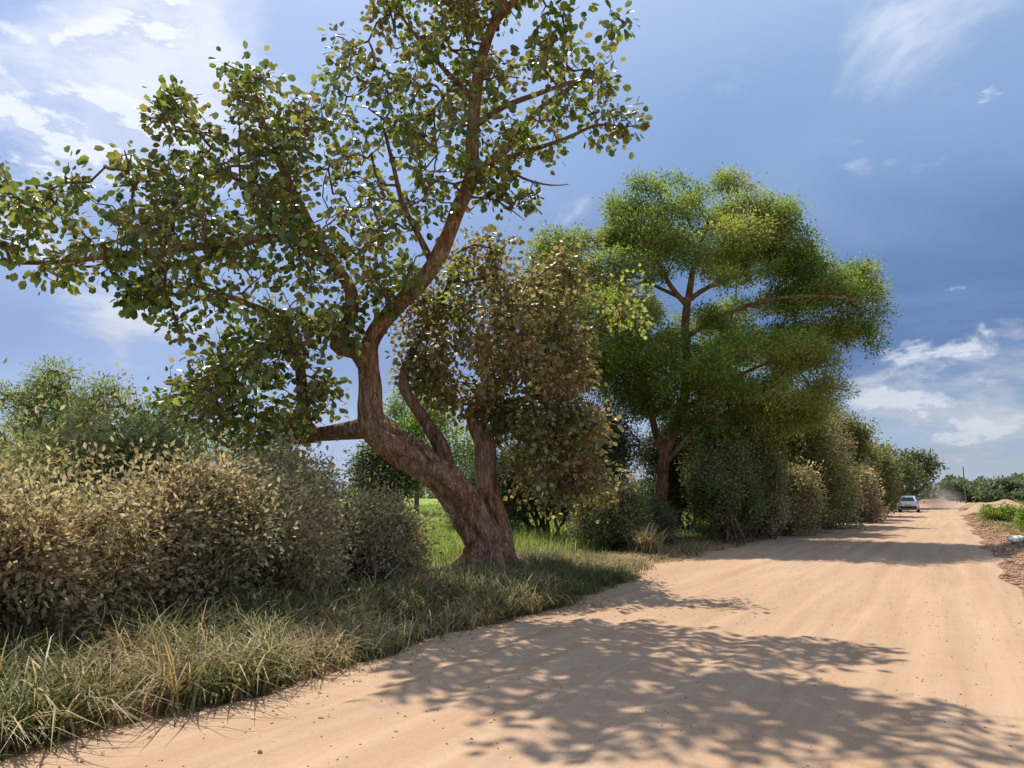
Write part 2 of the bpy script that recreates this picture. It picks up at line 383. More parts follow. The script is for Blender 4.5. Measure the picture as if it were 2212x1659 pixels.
# ------------------------------------------------------------------ leaves, twigs, trees
LEAF6 = np.array([(0, 0, 0), (.28, .36, .05), (.72, .42, .07), (1, 0, -.04), (.72, -.42, .07), (.28, -.36, .05)])
LEAF6F = np.array([(0, 3, 2, 1), (0, 5, 4, 3)])
LEAF4 = np.array([(0, 0, 0), (.5, .5, .06), (1, 0, 0), (.5, -.5, .06)])
LEAF4F = np.array([(0, 1, 2, 3)])
def leaves(mb, pos_, axis, size, width=1.0, tmpl='6', rng=RNG, flat=0.35):
    """one small folded blade per row; axis = growth direction"""
    n = len(pos_); T, TF = (LEAF6, LEAF6F) if tmpl == '6' else (LEAF4, LEAF4F)
    a = unit(axis); r = rng.normal(size=(n, 3)); r[:, 2] += flat * 3
    s = unit(np.cross(a, r)); u = np.cross(s, a)
    size = np.broadcast_to(size, (n,))
    V = pos_[:, None] + size[:, None, None] * (T[None, :, 0:1] * a[:, None] + width * T[None, :, 1:2] * s[:, None] + T[None, :, 2:3] * u[:, None])
    k = len(T); f = (TF[None] + (np.arange(n) * k)[:, None, None]).reshape(-1, 4)
    mb.add(V.reshape(-1, 3), f, np.repeat(rng.uniform(size=n), len(TF)))
    return a, s, u

def in_poly(pts, poly):
    x, y = pts[:, 0], pts[:, 1]; r = np.zeros(len(pts), bool); j = len(poly) - 1
    for i in range(len(poly)):
        xi, yi = poly[i]; xj, yj = poly[j]
        c = ((yi > y) != (yj > y)) & (x < (xj - xi) * (y - yi) / (yj - yi + 1e-9) + xi); r ^= c; j = i
    return r
def poly_dist(pts, poly):
    d = np.full(len(pts), 1e9); poly = np.asarray(poly, float)
    for i in range(len(poly)):
        a, b = poly[i], poly[(i + 1) % len(poly)]; ab = b - a
        t = np.clip(((pts - a) @ ab) / (ab @ ab + 1e-9), 0, 1); d = np.minimum(d, np.linalg.norm(pts - (a + t[:, None] * ab), axis=1))
    return d

def grow(nodes0, tips, r_tip=.008, sides=4, mb=None, coarse=60, sag=.0, rng=RNG, maxr=.05, back=None):
    """connect every tip to the nearest wood, coarse ones first; returns the direction of each tip's twig"""
    nodes_ = [np.asarray(nodes0, float)]; allp = np.asarray(nodes0, float).copy()
    par = [-1] * len(allp); cnt = np.zeros(len(allp) + len(tips) * 4)
    cap = len(allp) + len(tips) * 4; buf = np.zeros((cap, 3)); buf[:len(allp)] = allp; m = len(allp); par = np.full(cap, -1)
    n0 = m; ends = []
    order = np.arange(len(tips)); c = order[:coarse]; rest = order[coarse:]
    for grp in (c, rest):
        d = np.array([np.min(np.sum((buf[:m] - tips[q]) ** 2, 1)) for q in grp]) if len(grp) else np.array([])
        for q in grp[np.argsort(d)]:
            dd = np.sum((buf[:m] - tips[q]) ** 2, 1)
            if back is not None: dd = dd + back * np.maximum(0, buf[:m, 2] - tips[q][2]) ** 2
            k = int(np.argmin(dd)); L_ = math.sqrt(dd[k]); p = k; a = buf[k].copy(); b = tips[q]
            ns = 1 if L_ < .25 else (2 if L_ < .8 else 3)
            for s in range(1, ns + 1):
                t = s / ns; w = a * (1 - t) + b * t
                if s < ns: w = w + rng.normal(size=3) * L_ * .09 + np.array([0, 0, -sag * L_ * math.sin(t * 3.14)])
                buf[m] = w; par[m] = p; p = m; m += 1
            ends.append((q, p))
    for q, e in ends:
        k = e
        while k >= n0: cnt[k] += 1; k = par[k]
    dirs = np.zeros((len(tips), 3))
    for q, e in ends: dirs[q] = buf[e] - buf[par[e]]
    if mb is not None:
        idx = np.arange(n0, m); a = buf[par[idx]]; b = buf[idx]; ok = np.linalg.norm(b - a, axis=1) > .01; a, b, idx = a[ok], b[ok], idx[ok]
        rb = np.minimum(maxr, r_tip * np.sqrt(cnt[idx])); pr = par[idx]
        ra = np.where(pr >= n0, np.minimum(maxr, r_tip * np.sqrt(np.maximum(cnt[pr], 1))), rb * 1.15)
        ra = np.minimum(ra, rb * 1.8)
        t = unit(b - a); u = unit(np.cross(t, np.array([.31, .77, .2]))); w = np.cross(t, u)
        ph = np.arange(sides) / sides * 2 * np.pi; cs = np.cos(ph)[None, :, None]; sn = np.sin(ph)[None, :, None]
        ring = lambda c_, r_: c_[:, None] + r_[:, None, None] * (cs * u[:, None] + sn * w[:, None])
        VV = np.concatenate([ring(a, ra), ring(b + t * rb[:, None] * .3, rb)], 1)
        j = np.arange(sides); j2 = (j + 1) % sides; f0 = np.stack([j, j2, sides + j2, sides + j], -1)
        mb.add(VV.reshape(-1, 3), (f0[None] + (np.arange(len(a)) * 2 * sides)[:, None, None]).reshape(-1, 4))
    return unit(dirs + 1e-6)

def limb_nodes(pts, rad, step=.2, skip=0):
    a, _ = spline(pts, rad, step); return a[skip:]

def sample_poly(poly, n, rng, holes=(), gap=None, gscale=.02, gseed=3):
    poly = np.asarray(poly, float); lo, hi = poly.min(0), poly.max(0); out = []
    tot = 0
    while tot < n:
        q = rng.uniform(lo, hi, size=(n * 2, 2)); q = q[in_poly(q, poly)]
        for h in holes: q = q[~in_poly(q, h)]
        if gap is not None:
            v = vnoise(np.column_stack([q * gscale, np.zeros(len(q))]) * 2.2, gseed); q = q[v > gap + .25 * rng.normal(size=len(q))]
        out.append(q); tot += len(q)
    return np.concatenate(out)[:n]

# ---- the leaning roadside tree
def main_tree():
    rng = np.random.default_rng(11)
    base = P(1050, 1240, 15.6); base[2] = float(gz(base[0], base[1]))
    t = thing('broadleaf_tree', 'large leaning broad-leaved tree with a reddish trunk at the edge of the sandy road', 'tree', tuple(base))
    def line(spec): return [P(x, y, d) for x, y, d, r in spec], [r for *_, r in spec]
    def part(name, spec, sides=12, lump=.10, ridge=0, step=.15, seed=0, mat='bark'):
        mb = MB(); p, r = line(spec); p, r = spline(p, r, step); tube(mb, p, r, sides, lump, seed, ridge)
        mb.build(name, M[mat], t, True); return p
    wood = []
    wood.append(part('trunk', [(1062, 1285, 15.6, .62), (1056, 1235, 15.6, .46), (1040, 1165, 15.55, .37), (1005, 1098, 15.5, .34), (958, 1035, 15.4, .34), (890, 985, 15.3, .33), (832, 948, 15.2, .31), (802, 905, 15.2, .27), (801, 850, 15.2, .225), (798, 810, 15.2, .21), (796, 770, 15.2, .20)], 56, .09, .07, .05, 1))
    for k, (dx, dy, l_) in enumerate(((.55, -.35, .55), (-.5, -.35, .5), (.1, -.7, .5), (-.2, .6, .5), (.7, .3, .5))):
        c0 = base + np.array([dx * .35, dy * .35, .42]); mb = MB(); p_, r_ = spline([c0, base + np.array([dx * .75, dy * .75, .14]), base + np.array([dx * 1.5, dy * 1.5, -.06])], [.20, .15, .05], .08)
        tube(mb, p_, r_, 14, .12, 40 + k, .06); mb.build('root', M['bark'], t, True)
    wood.append(part('stem', [(1098, 1275, 15.8, .34), (1088, 1215, 15.8, .26), (1076, 1130, 15.85, .22), (1052, 1060, 15.9, .21), (1046, 960, 16.0, .20), (1028, 890, 16.1, .19), (1075, 810, 16.2, .12), (1130, 720, 16.2, .09), (1170, 620, 16.0, .05)], 36, .09, .06, .06, 2))
    wood.append(part('limb', [(797, 795, 15.2, .20), (800, 740, 15.1, .175), (838, 682, 15.0, .175), (885, 635, 14.9, .17), (935, 575, 14.8, .165), (968, 510, 14.7, .15), (990, 450, 14.6, .145), (1018, 385, 14.5, .14), (1020, 300, 14.4, .125), (1028, 200, 14.2, .115), (1045, 110, 14.0, .10), (1080, 15, 13.8, .09), (1120, -90, 13.6, .07), (1150, -200, 13.4, .05)], 16, .09, .02, .12, 3))
    wood.append(part('limb', [(795, 790, 15.2, .20), (768, 760, 15.1, .15), (728, 745, 15.0, .15), (755, 690, 14.9, .145), (758, 630, 14.8, .13), (725, 575, 14.7, .12), (680, 510, 14.6, .11), (640, 430, 14.5, .09), (600, 340, 14.5, .07), (560, 240, 14.4, .045), (545, 160, 14.3, .03)], 14, .09, .02, .12, 4))
    wood.append(part('branch', [(712, 555, 14.65, .10), (640, 520, 14.4, .085), (560, 515, 14.1, .08), (500, 528, 13.8, .075), (400, 535, 13.5, .065), (250, 552, 13.1, .05), (120, 566, 12.8, .04), (-20, 566, 12.5, .03), (-110, 550, 12.4, .02)], 10, .08, 0, .15, 5))
    wood.append(part('branch', [(790, 925, 15.2, .22), (735, 932, 15.2, .17), (680, 935, 15.2, .13), (657, 900, 15.2, .11), (652, 830, 15.2, .11), (640, 760, 15.2, .10), (600, 690, 15.1, .08), (520, 650, 15.0, .06), (430, 620, 14.8, .04)], 12, .1, .02, .15, 6, 'bark_dark'))
    wood.append(part('branch', [(690, 940, 15.2, .13), (630, 950, 15.3, .09), (560, 930, 15.4, .06), (470, 890, 15.5, .04), (400, 860, 15.6, .025)], 8, .1, 0, .2, 61, 'bark_dark'))
    wood.append(part('branch', [(965, 1020, 15.4, .20), (950, 960, 15.5, .16), (905, 890, 15.6, .13), (872, 830, 15.6, .11), (890, 760, 15.7, .08), (940, 680, 15.7, .06), (975, 600, 15.7, .04)], 12, .1, .02, .15, 7, 'bark_dark'))
    wood.append(part('branch', [(1012, 395, 14.5, .13), (1055, 355, 14.6, .11), (1110, 300, 14.8, .08), (1160, 240, 15.0, .06), (1230, 190, 15.2, .045), (1290, 150, 15.3, .03)], 10, .08, 0, .15, 8))
    wood.append(part('branch', [(1028, 270, 14.35, .07), (1090, 230, 14.2, .055), (1170, 200, 14.0, .045), (1240, 175, 13.8, .03)], 8, .08, 0, .15, 9, 'bark_dark'))
    wood.append(part('branch', [(1060, 352, 14.6, .07), (1130, 330, 14.4, .05), (1220, 300, 14.2, .04), (1290, 270, 14.1, .028), (1345, 275, 14.0, .018)], 8, .08, 0, .15, 10, 'bark_dark'))
    wood.append(part('branch', [(938, 575, 14.8, .08), (905, 510, 14.7, .06), (870, 440, 14.6, .05), (850, 360, 14.5, .04), (830, 280, 14.4, .03)], 8, .08, 0, .15, 12, 'bark_dark'))
    wood.append(part('branch', [(1024, 215, 14.2, .08), (960, 150, 14.0, .05), (900, 80, 13.8, .035), (850, 10, 13.6, .02)], 8, .08, 0, .15, 13, 'bark_dark'))
    wood.append(part('branch', [(700, 540, 14.65, .08), (620, 440, 15.2, .06), (500, 380, 15.7, .05), (420, 300, 16.0, .035), (395, 220, 16.1, .02)], 8, .08, 0, .15, 14, 'bark_dark'))
    wood.append(part('branch', [(1040, 900, 16.1, .12), (1110, 870, 16.0, .09), (1190, 850, 15.8, .06), (1260, 830, 15.6, .03)], 8, .1, 0, .15, 15, 'bark_dark'))
    wood.append(part('branch', [(1060, 340, 14.6, .04), (1130, 385, 14.5, .025), (1190, 400, 14.4, .015), (1228, 398, 14.4, .008)], 6, .05, 0, .15, 16, 'bark_dark'))
    wood.append(part('branch', [(1000, 425, 14.55, .03), (1060, 430, 14.5, .02), (1100, 450, 14.4, .013), (1133, 476, 14.4, .007)], 6, .05, 0, .15, 17, 'bark_dark'))
    wood.append(part('limb', [(1060, 60, 13.9, .07), (1150, -40, 13.0, .06), (1260, -120, 12.2, .045), (1400, -160, 11.4, .03), (1500, -170, 10.8, .02)], 8, .08, 0, .2, 18))
    wood.append(part('branch', [(1350, -150, 11.7, .02), (1335, -70, 11.7, .013), (1310, 0, 11.7, .009), (1335, 40, 11.7, .006)], 6, .0, 0, .2, 19, 'bark_dark'))
    wn = np.concatenate(wood)
    upper = [(0, 345), (55, 345), (72, 400), (110, 400), (135, 362), (195, 375), (215, 430), (258, 385), (265, 350), (300, 322), (340, 345), (350, 290), (342, 205), (405, 183), (425, 240), (455, 290), (485, 270), (490, 230), (478, 180), (520, 112), (560, 108), (605, 150), (625, 225), (672, 200), (680, 125), (720, 70), (750, 75), (770, 120), (820, 90), (800, 0), (820, -60), (900, -130), (1050, -190), (1190, -180), (1230, -100), (1120, -10), (1080, 60), (1090, 120), (1130, 110), (1150, 70), (1200, 90), (1290, 90), (1322, 130), (1330, 185), (1285, 215), (1255, 250), (1260, 290), (1240, 345), (1215, 375), (1150, 385), (1130, 430), (1090, 395), (1055, 440), (1000, 455), (950, 520), (900, 590), (850, 640), (800, 690), (760, 720), (715, 760), (720, 900), (660, 960), (540, 970), (430, 935), (330, 905), (335, 860), (395, 860), (402, 800), (455, 800), (425, 735), (400, 700), (330, 672), (250, 660), (270, 615), (215, 595), (150, 640), (85, 605), (60, 560), (0, 555), (-120, 560), (-130, 380)]
    holes = [[(880, 480), (960, 470), (930, 545), (890, 560)], [(560, 830), (640, 830), (640, 900), (575, 900)], [(560, 770), (640, 775), (630, 810), (570, 800)], [(960, 50), (1010, 60), (1010, 130), (975, 140)], [(200, 560), (340, 575), (330, 600), (220, 590)]]
    n = 3150
    q = sample_poly(upper, n, rng, holes, -.22, .030, 5)
    cc = sample_poly(upper, 380, rng, holes, -.3, .03, 5); kk = rng.uniform(size=n) < .78; q[kk] = cc[rng.integers(len(cc), size=kk.sum())] + rng.normal(size=(kk.sum(), 2)) * 12
    sparse = (q[:, 0] < 245) & (rng.uniform(size=n) < .42); q = q[~sparse]
    dist = poly_dist(q, upper) * .0089
    thick = np.minimum(1.6, dist * 1.3 + .35)
    lean = np.interp(q[:, 0], [-100, 250, 700, 1000, 1300], [12.6, 13.7, 14.9, 14.5, 14.6])
    dep = lean + rng.uniform(-1, 1, len(q)) * thick - .35 * (q[:, 1] < 0)
    A = np.array([P(x, y, d) for (x, y), d in zip(q, dep)])
    lowp = [(955, 590), (975, 555), (1045, 535), (1055, 505), (1095, 500), (1130, 540), (1200, 545), (1250, 590), (1262, 650), (1240, 700), (1250, 780), (1280, 830), (1235, 880), (1260, 960), (1310, 1010), (1300, 1050), (1230, 1045), (1170, 1090), (1110, 1080), (1090, 1000), (1085, 910), (1000, 900), (940, 890), (890, 830), (850, 760), (870, 690), (915, 640)]
    q2 = sample_poly(lowp, 1750, rng, [[(985, 905), (1030, 905), (1030, 960), (985, 960)]], -.30, .035, 8)
    cc = np.concatenate([sample_poly(lowp, 88, rng), rng.uniform((1110, 900), (1320, 1085), (16, 2))]); q2 = cc[rng.integers(len(cc), size=len(q2))] + rng.normal(size=(len(q2), 2)) * 21
    th = np.minimum(2.0, poly_dist(q2, lowp) * .0095 * 1.5 + .3); d2 = 16.1 + rng.uniform(-1, 1, len(q2)) * th
    B = np.array([P(x, y, d) for (x, y), d in zip(q2, d2)])
    # lone sprays against the sky
    C = []
    for x, y, r_, k, d in ((420, 860, 60, 60, 15.4), (520, 900, 70, 70, 15.3), (480, 800, 50, 45, 15.2), (600, 930, 60, 40, 15.3), (360, 900, 40, 24, 15.4), (700, 850, 40, 26, 15.3), (560, 740, 60, 50, 15.1), (1290, 240, 26, 12, 14.2), (1345, 275, 30, 22, 14.0), (1300, 285, 20, 6, 14.1), (1120, 430, 26, 10, 14.5), (1145, 430, 14, 6, 14.5), (1335, 42, 22, 9, 11.7), (1065, 420, 22, 8, 14.5), (20, 520, 30, 10, 12.5), (160, 390, 24, 10, 12.9), (290, 655, 26, 10, 13.3), (380, 690, 26, 10, 13.6), (1200, 40, 34, 22, 13.2), (1180, 90, 24, 10, 13.3), (1060, 530, 20, 10, 16)):
        for _ in range(k): C.append(P(x + rng.normal() * r_ * .6, y + rng.normal() * r_ * .6, d + rng.normal() * .2))
    C = np.array(C)
    # boughs over the road, above the frame
    D = []
    for cx, cy, cd_, rr, k in ((1130, -140, 13.2, 80, 50), (1290, -150, 12.4, 60, 14), (1420, -190, 11.4, 50, 14), (1000, -160, 13.4, 80, 50)):
        for _ in range(k): D.append(P(cx + rng.normal() * rr, min(cy + rng.normal() * rr * .5, -25), cd_ + rng.normal() * .7))
    D = np.array(D)
    tips = np.concatenate([A, C, D]); tips = tips[rng.permutation(len(tips))]
    tw = MB(); dr = grow(wn, tips, .0065, 4, tw, 160, .03, rng, .024)
    B = B[rng.permutation(len(B))]; dr2 = grow(wn, B, .0065, 4, tw, 80, .03, rng, .03)
    tw.build('twigs', M['bark_dark'], t, kind='stuff')
    fo = MB(); cand = []
    def spray(tips, dr, per, mb, keep, spread=.105, size=(.085, .195)):
        n = len(tips); p = np.repeat(tips, per, 0); a = np.repeat(dr, per, 0)
        off = rng.normal(size=p.shape) * spread; ax = unit(a * .6 + unit(off) * 1.0 + np.array([0, 0, -.45]))
        sz = rng.uniform(*size, len(p)); pp = p + off
        if keep is None: leaves(mb, pp, ax, sz, .92, '6', rng, .3)
        else: keep.append((pp, ax, sz))
    K = []; spray(tips, dr, 5, fo, K)
    pp, ax, sz = K[0]
    # the 300 leaves that show largest become leaves of their own
    dcam = np.linalg.norm(pp - np.array(cam.location), axis=1)
    cm = np.array(cam.rotation_euler.to_matrix()).T @ (pp - np.array(cam.location)).T
    u = cm[0] / -cm[2] * F + 512; v = -cm[1] / -cm[2] * F + 384
    vis = (u > 4) & (u < 1020) & (v > 4) & (v < 760)
    score = np.where(vis, sz / dcam * rng.uniform(.8, 1, len(sz)), 0); big = np.argsort(-score)[:300]
    rest = np.ones(len(pp), bool); rest[big] = False
    leaves(fo, pp[rest], ax[rest], sz[rest], .92, '6', rng, .3)
    fo.build('foliage', M['leaf_main'], t, kind='stuff')
    one = MB(); one.add(LEAF6 * np.array([1, .92, 1]), LEAF6F, .0); lm = one.mesh('leaf', M['leaf_main'])
    for k in big:
        o = bpy.data.objects.new('leaf', lm); COL.objects.link(o); o.parent = t
        a = ax[k]; r_ = rng.normal(size=3); r_[2] += 1; s = np.cross(a, r_); s /= np.linalg.norm(s); uu = np.cross(s, a)
        mt = Matrix([[a[0] * sz[k], s[0] * sz[k], uu[0] * sz[k], pp[k][0] - base[0]], [a[1] * sz[k], s[1] * sz[k], uu[1] * sz[k], pp[k][1] - base[1]], [a[2] * sz[k], s[2] * sz[k], uu[2] * sz[k], pp[k][2] - base[2]], [0, 0, 0, 1]])
        o.matrix_local = mt
    f2 = MB(); spray(B, dr2, 9, f2, None, .12, (.08, .14)); f2o = f2.build('lower_foliage', M['leaf_main_dust'], t, kind='stuff'); f2o['label'] = 'brown dusty lower foliage'
    # pale young shoots
    Y = []
    for x, y, r_, k, d in ((1350, 640, 42, 26, 15.2), (1310, 680, 40, 24, 15.2), (1380, 690, 26, 12, 15.1), (1265, 640, 30, 14, 15.3), (985, 580, 18, 12, 15.0), (985, 655, 20, 8, 15.0)):
        for _ in range(k): Y.append(P(x + rng.normal() * r_ * .55, y + rng.normal() * r_ * .5, d + rng.normal() * .3))
    Y = np.array(Y); ty = MB(); dy = grow(np.concatenate([wn, B]), Y, .005, 4, ty, 10, 0, rng); ty.build('shoots', M['bark_dark'], t, kind='stuff')
    yf = MB(); spray(Y, dy, 5, yf, None, .09, (.07, .12)); yo = yf.build('young_foliage', M['leaf_yellow'], t, kind='stuff'); yo['label'] = 'pale yellow-green young leaves'
main_tree()

# ---- fine-leaved thorn trees
def feather_tree(name, label, cat, stems, poly, depth, n_tips, per, thick, leaf, mat, bark='bark_grey', group=None, holes=(), gap=-.45, gs=.012, seed=1, spread=.3, flat=.35, coarse=150, r_tip=.012, lsize=(.09, .16), width=.34, maxr=.05, layers=0):
    rng = np.random.default_rng(seed)
    b = P(*stems[0][0][:2], stems[0][0][2]); b[2] = float(gz(b[0], b[1]))
    t = thing(name, label, cat, tuple(b), group)
    wood = []
    for k, s in enumerate(stems):
        p, r = spline([P(x, y, d) for x, y, d, _ in s], [q[3] for q in s], .3)
        if k == 0: p = np.vstack([[p[0][0], p[0][1], b[2] - .15], p]); r = np.concatenate([[r[0] * 1.25], r])
        mb = MB(); tube(mb, p, r, 10 if k < 2 else 7, .09, k, .03 if k == 0 else 0); mb.build('trunk' if k == 0 else 'limb', M[bark], t, True); wood.append(p)
    wn = np.concatenate(wood); ppm = DS * depth / F
    q = sample_poly(poly, n_tips, rng, holes, gap, gs, seed)
    th = np.minimum(thick, poly_dist(q, poly) * ppm * 1.3 + .4)
    T = np.array([P(x, y, depth + rng.uniform(-1, 1) * w) for (x, y), w in zip(q, th)])
    if layers:   # pads: flat domed sprays one above the other
        C0 = T[:int(layers)]; R0 = rng.uniform(.45, 1.25, len(C0)); R0 = np.minimum(R0, .35 + 1.1 * poly_dist(q[:len(C0)], poly) * ppm)
        for h_ in holes: R0 = np.minimum(R0, .15 + .9 * poly_dist(q[:len(C0)], h_) * ppm)
        T = []
        for c_, r_ in zip(C0, R0):
            k_ = int(8 + 14 * r_ * r_); a_ = rng.uniform(0, 6.28, k_); s_ = np.sqrt(rng.uniform(size=k_))
            T.append(c_ + np.stack([np.cos(a_) * s_ * r_, np.sin(a_) * s_ * r_, .38 * r_ * (1 - s_ ** 2) - .1 + rng.normal(size=k_) * .13], 1))
        T = np.concatenate(T); T = T[rng.permutation(len(T))]
    tw = MB(); dr = grow(wn, T, r_tip, 4, tw, coarse, .02, rng, maxr, .6); tw.build('twigs', M[bark], t, kind='stuff')
    p = np.repeat(T, per, 0); off = rng.normal(size=p.shape) * spread * np.array([1, 1, flat]); p = p + off
    ax = unit(off + rng.normal(size=p.shape) * .5 * spread + np.repeat(dr, per, 0) * spread * .5)
    f = MB(); leaves(f, p, ax, rng.uniform(*lsize, len(p)), width, '4', rng, .8); f.build('crown', M[mat], t, kind='stuff')
    return t
AD = 29.0
feather_tree('thorn_tree', 'tall green feathery thorn tree with a domed crown behind the roadside shrubs', 'tree',
    [[(1425, 1120, AD, .26), (1430, 1040, AD, .22), (1437, 985, AD, .20), (1460, 920, AD, .17), (1478, 860, AD, .17), (1482, 780, AD, .16), (1480, 700, AD, .15), (1488, 640, AD, .14), (1500, 570, AD, .09), (1530, 480, AD, .05)],
     [(1437, 990, AD, .16), (1415, 930, AD, .13), (1402, 860, AD, .11), (1380, 800, AD - .5, .09), (1330, 740, AD - 1, .06), (1280, 690, AD - 1, .04)],
     [(1484, 660, AD, .12), (1450, 620, AD, .09), (1420, 560, AD, .07), (1380, 470, AD, .05)],
     [(1484, 650, AD, .12), (1530, 620, AD, .09), (1590, 595, AD, .07), (1650, 540, AD, .05), (1680, 480, AD, .03)],
     [(1480, 730, AD, .10), (1560, 680, AD - .5, .08), (1680, 645, AD - 1, .07), (1780, 640, AD - 1.5, .05), (1860, 650, AD - 2, .03)],
     [(1470, 890, AD, .12), (1530, 850, AD - .5, .09), (1620, 800, AD - 1, .06), (1720, 760, AD - 1.5, .04)],
     [(1484, 650, AD, .08), (1400, 610, AD + 1, .06), (1300, 560, AD + 1.5, .04), (1200, 540, AD + 2, .03)],
     [(1440, 1000, AD, .10), (1500, 930, AD - 1, .08), (1570, 880, AD - 1.5, .05)]],
    [(1150, 545), (1160, 505), (1230, 510), (1320, 498), (1345, 480), (1315, 455), (1335, 415), (1390, 390), (1470, 392), (1550, 378), (1640, 405), (1690, 440), (1715, 480), (1755, 520), (1740, 560), (1800, 562), (1880, 580), (1890, 630), (1905, 660), (1880, 700), (1885, 740), (1820, 760), (1815, 850), (1760, 900), (1650, 960), (1530, 950), (1400, 910), (1300, 860), (1200, 870), (1160, 800), (1150, 700)],
    AD, 600, 46, 4.2, 0, 'leaf_acacia', 'bark', holes=[[(1400, 640), (1440, 590), (1480, 600), (1560, 605), (1660, 600), (1670, 625), (1560, 650), (1500, 680), (1460, 680)], [(1400, 690), (1450, 690), (1455, 720), (1405, 715)]], seed=21, spread=.18, flat=.8, gap=None, lsize=(.09, .16), width=.42, layers=360, r_tip=.007, maxr=.035)

# trees beyond the hedge on the left
feather_tree('thorn_tree', 'pale green wispy thorn tree behind the far left end of the hedge', 'tree',
    [[(120, 1090, 22, .14), (130, 980, 22, .12), (125, 880, 22, .07), (130, 810, 22, .03)], [(128, 960, 22, .07), (60, 880, 22, .04), (20, 850, 22, .02)], [(128, 950, 22, .07), (190, 880, 22, .04), (240, 850, 22, .02)]],
    [(-60, 850), (0, 845), (60, 850), (95, 785), (120, 800), (165, 790), (185, 835), (250, 830), (300, 870), (330, 930), (240, 960), (0, 1000), (-60, 980)], 22, 560, 36, 2.0, 0, 'leaf_pale', seed=31, spread=.20, flat=.8, gap=-.3, gs=.03, group='trees in the field behind the hedge', lsize=(.08, .15), coarse=50)
feather_tree('thorn_tree', 'low spreading green thorn tree beyond the hedge, left of the leaning tree', 'tree',
    [[(360, 1080, 34, .16), (365, 1000, 34, .12), (370, 930, 34, .05)], [(365, 1000, 34, .08), (440, 940, 34, .04)]],
    [(230, 930), (300, 900), (400, 915), (500, 925), (620, 950), (640, 1010), (500, 1040), (260, 1030)], 34, 420, 34, 2.0, 0, 'leaf_acacia', seed=33, spread=.3, flat=.6, gap=-.5, group='trees in the field behind the hedge', coarse=40)
feather_tree('field_tree', 'small dark round tree standing alone in the bright green field under the leaning trunk', 'tree',
    [[(835, 1105, 48, .16), (832, 1060, 48, .14), (830, 1020, 48, .08)], [(832, 1060, 48, .08), (860, 1020, 48, .04)], [(832, 1060, 48, .08), (800, 1010, 48, .04)]],
    [(770, 1040), (775, 990), (800, 965), (850, 960), (890, 985), (905, 1035), (880, 1070), (840, 1065), (800, 1070)], 48, 240, 60, 2.2, 0, 'leaf_far', 'bark_dark', seed=35, spread=.35, flat=.7, gap=None, group='trees in the field behind the hedge', lsize=(.16, .26), width=.6, coarse=30)
feather_tree('field_tree', 'green tree seen through the fork of the leaning tree', 'tree',
    [[(900, 1090, 60, .2), (900, 1010, 60, .15), (900, 900, 60, .06)]],
    [(800, 1000), (820, 900), (860, 850), (930, 860), (990, 920), (1050, 990), (1000, 1030), (900, 1035), (840, 1030)], 60, 260, 60, 3.5, 0, 'leaf_acacia', 'bark_dark', seed=36, spread=.45, flat=.7, gap=None, group='trees in the field behind the hedge', lsize=(.2, .32), width=.5, coarse=30)

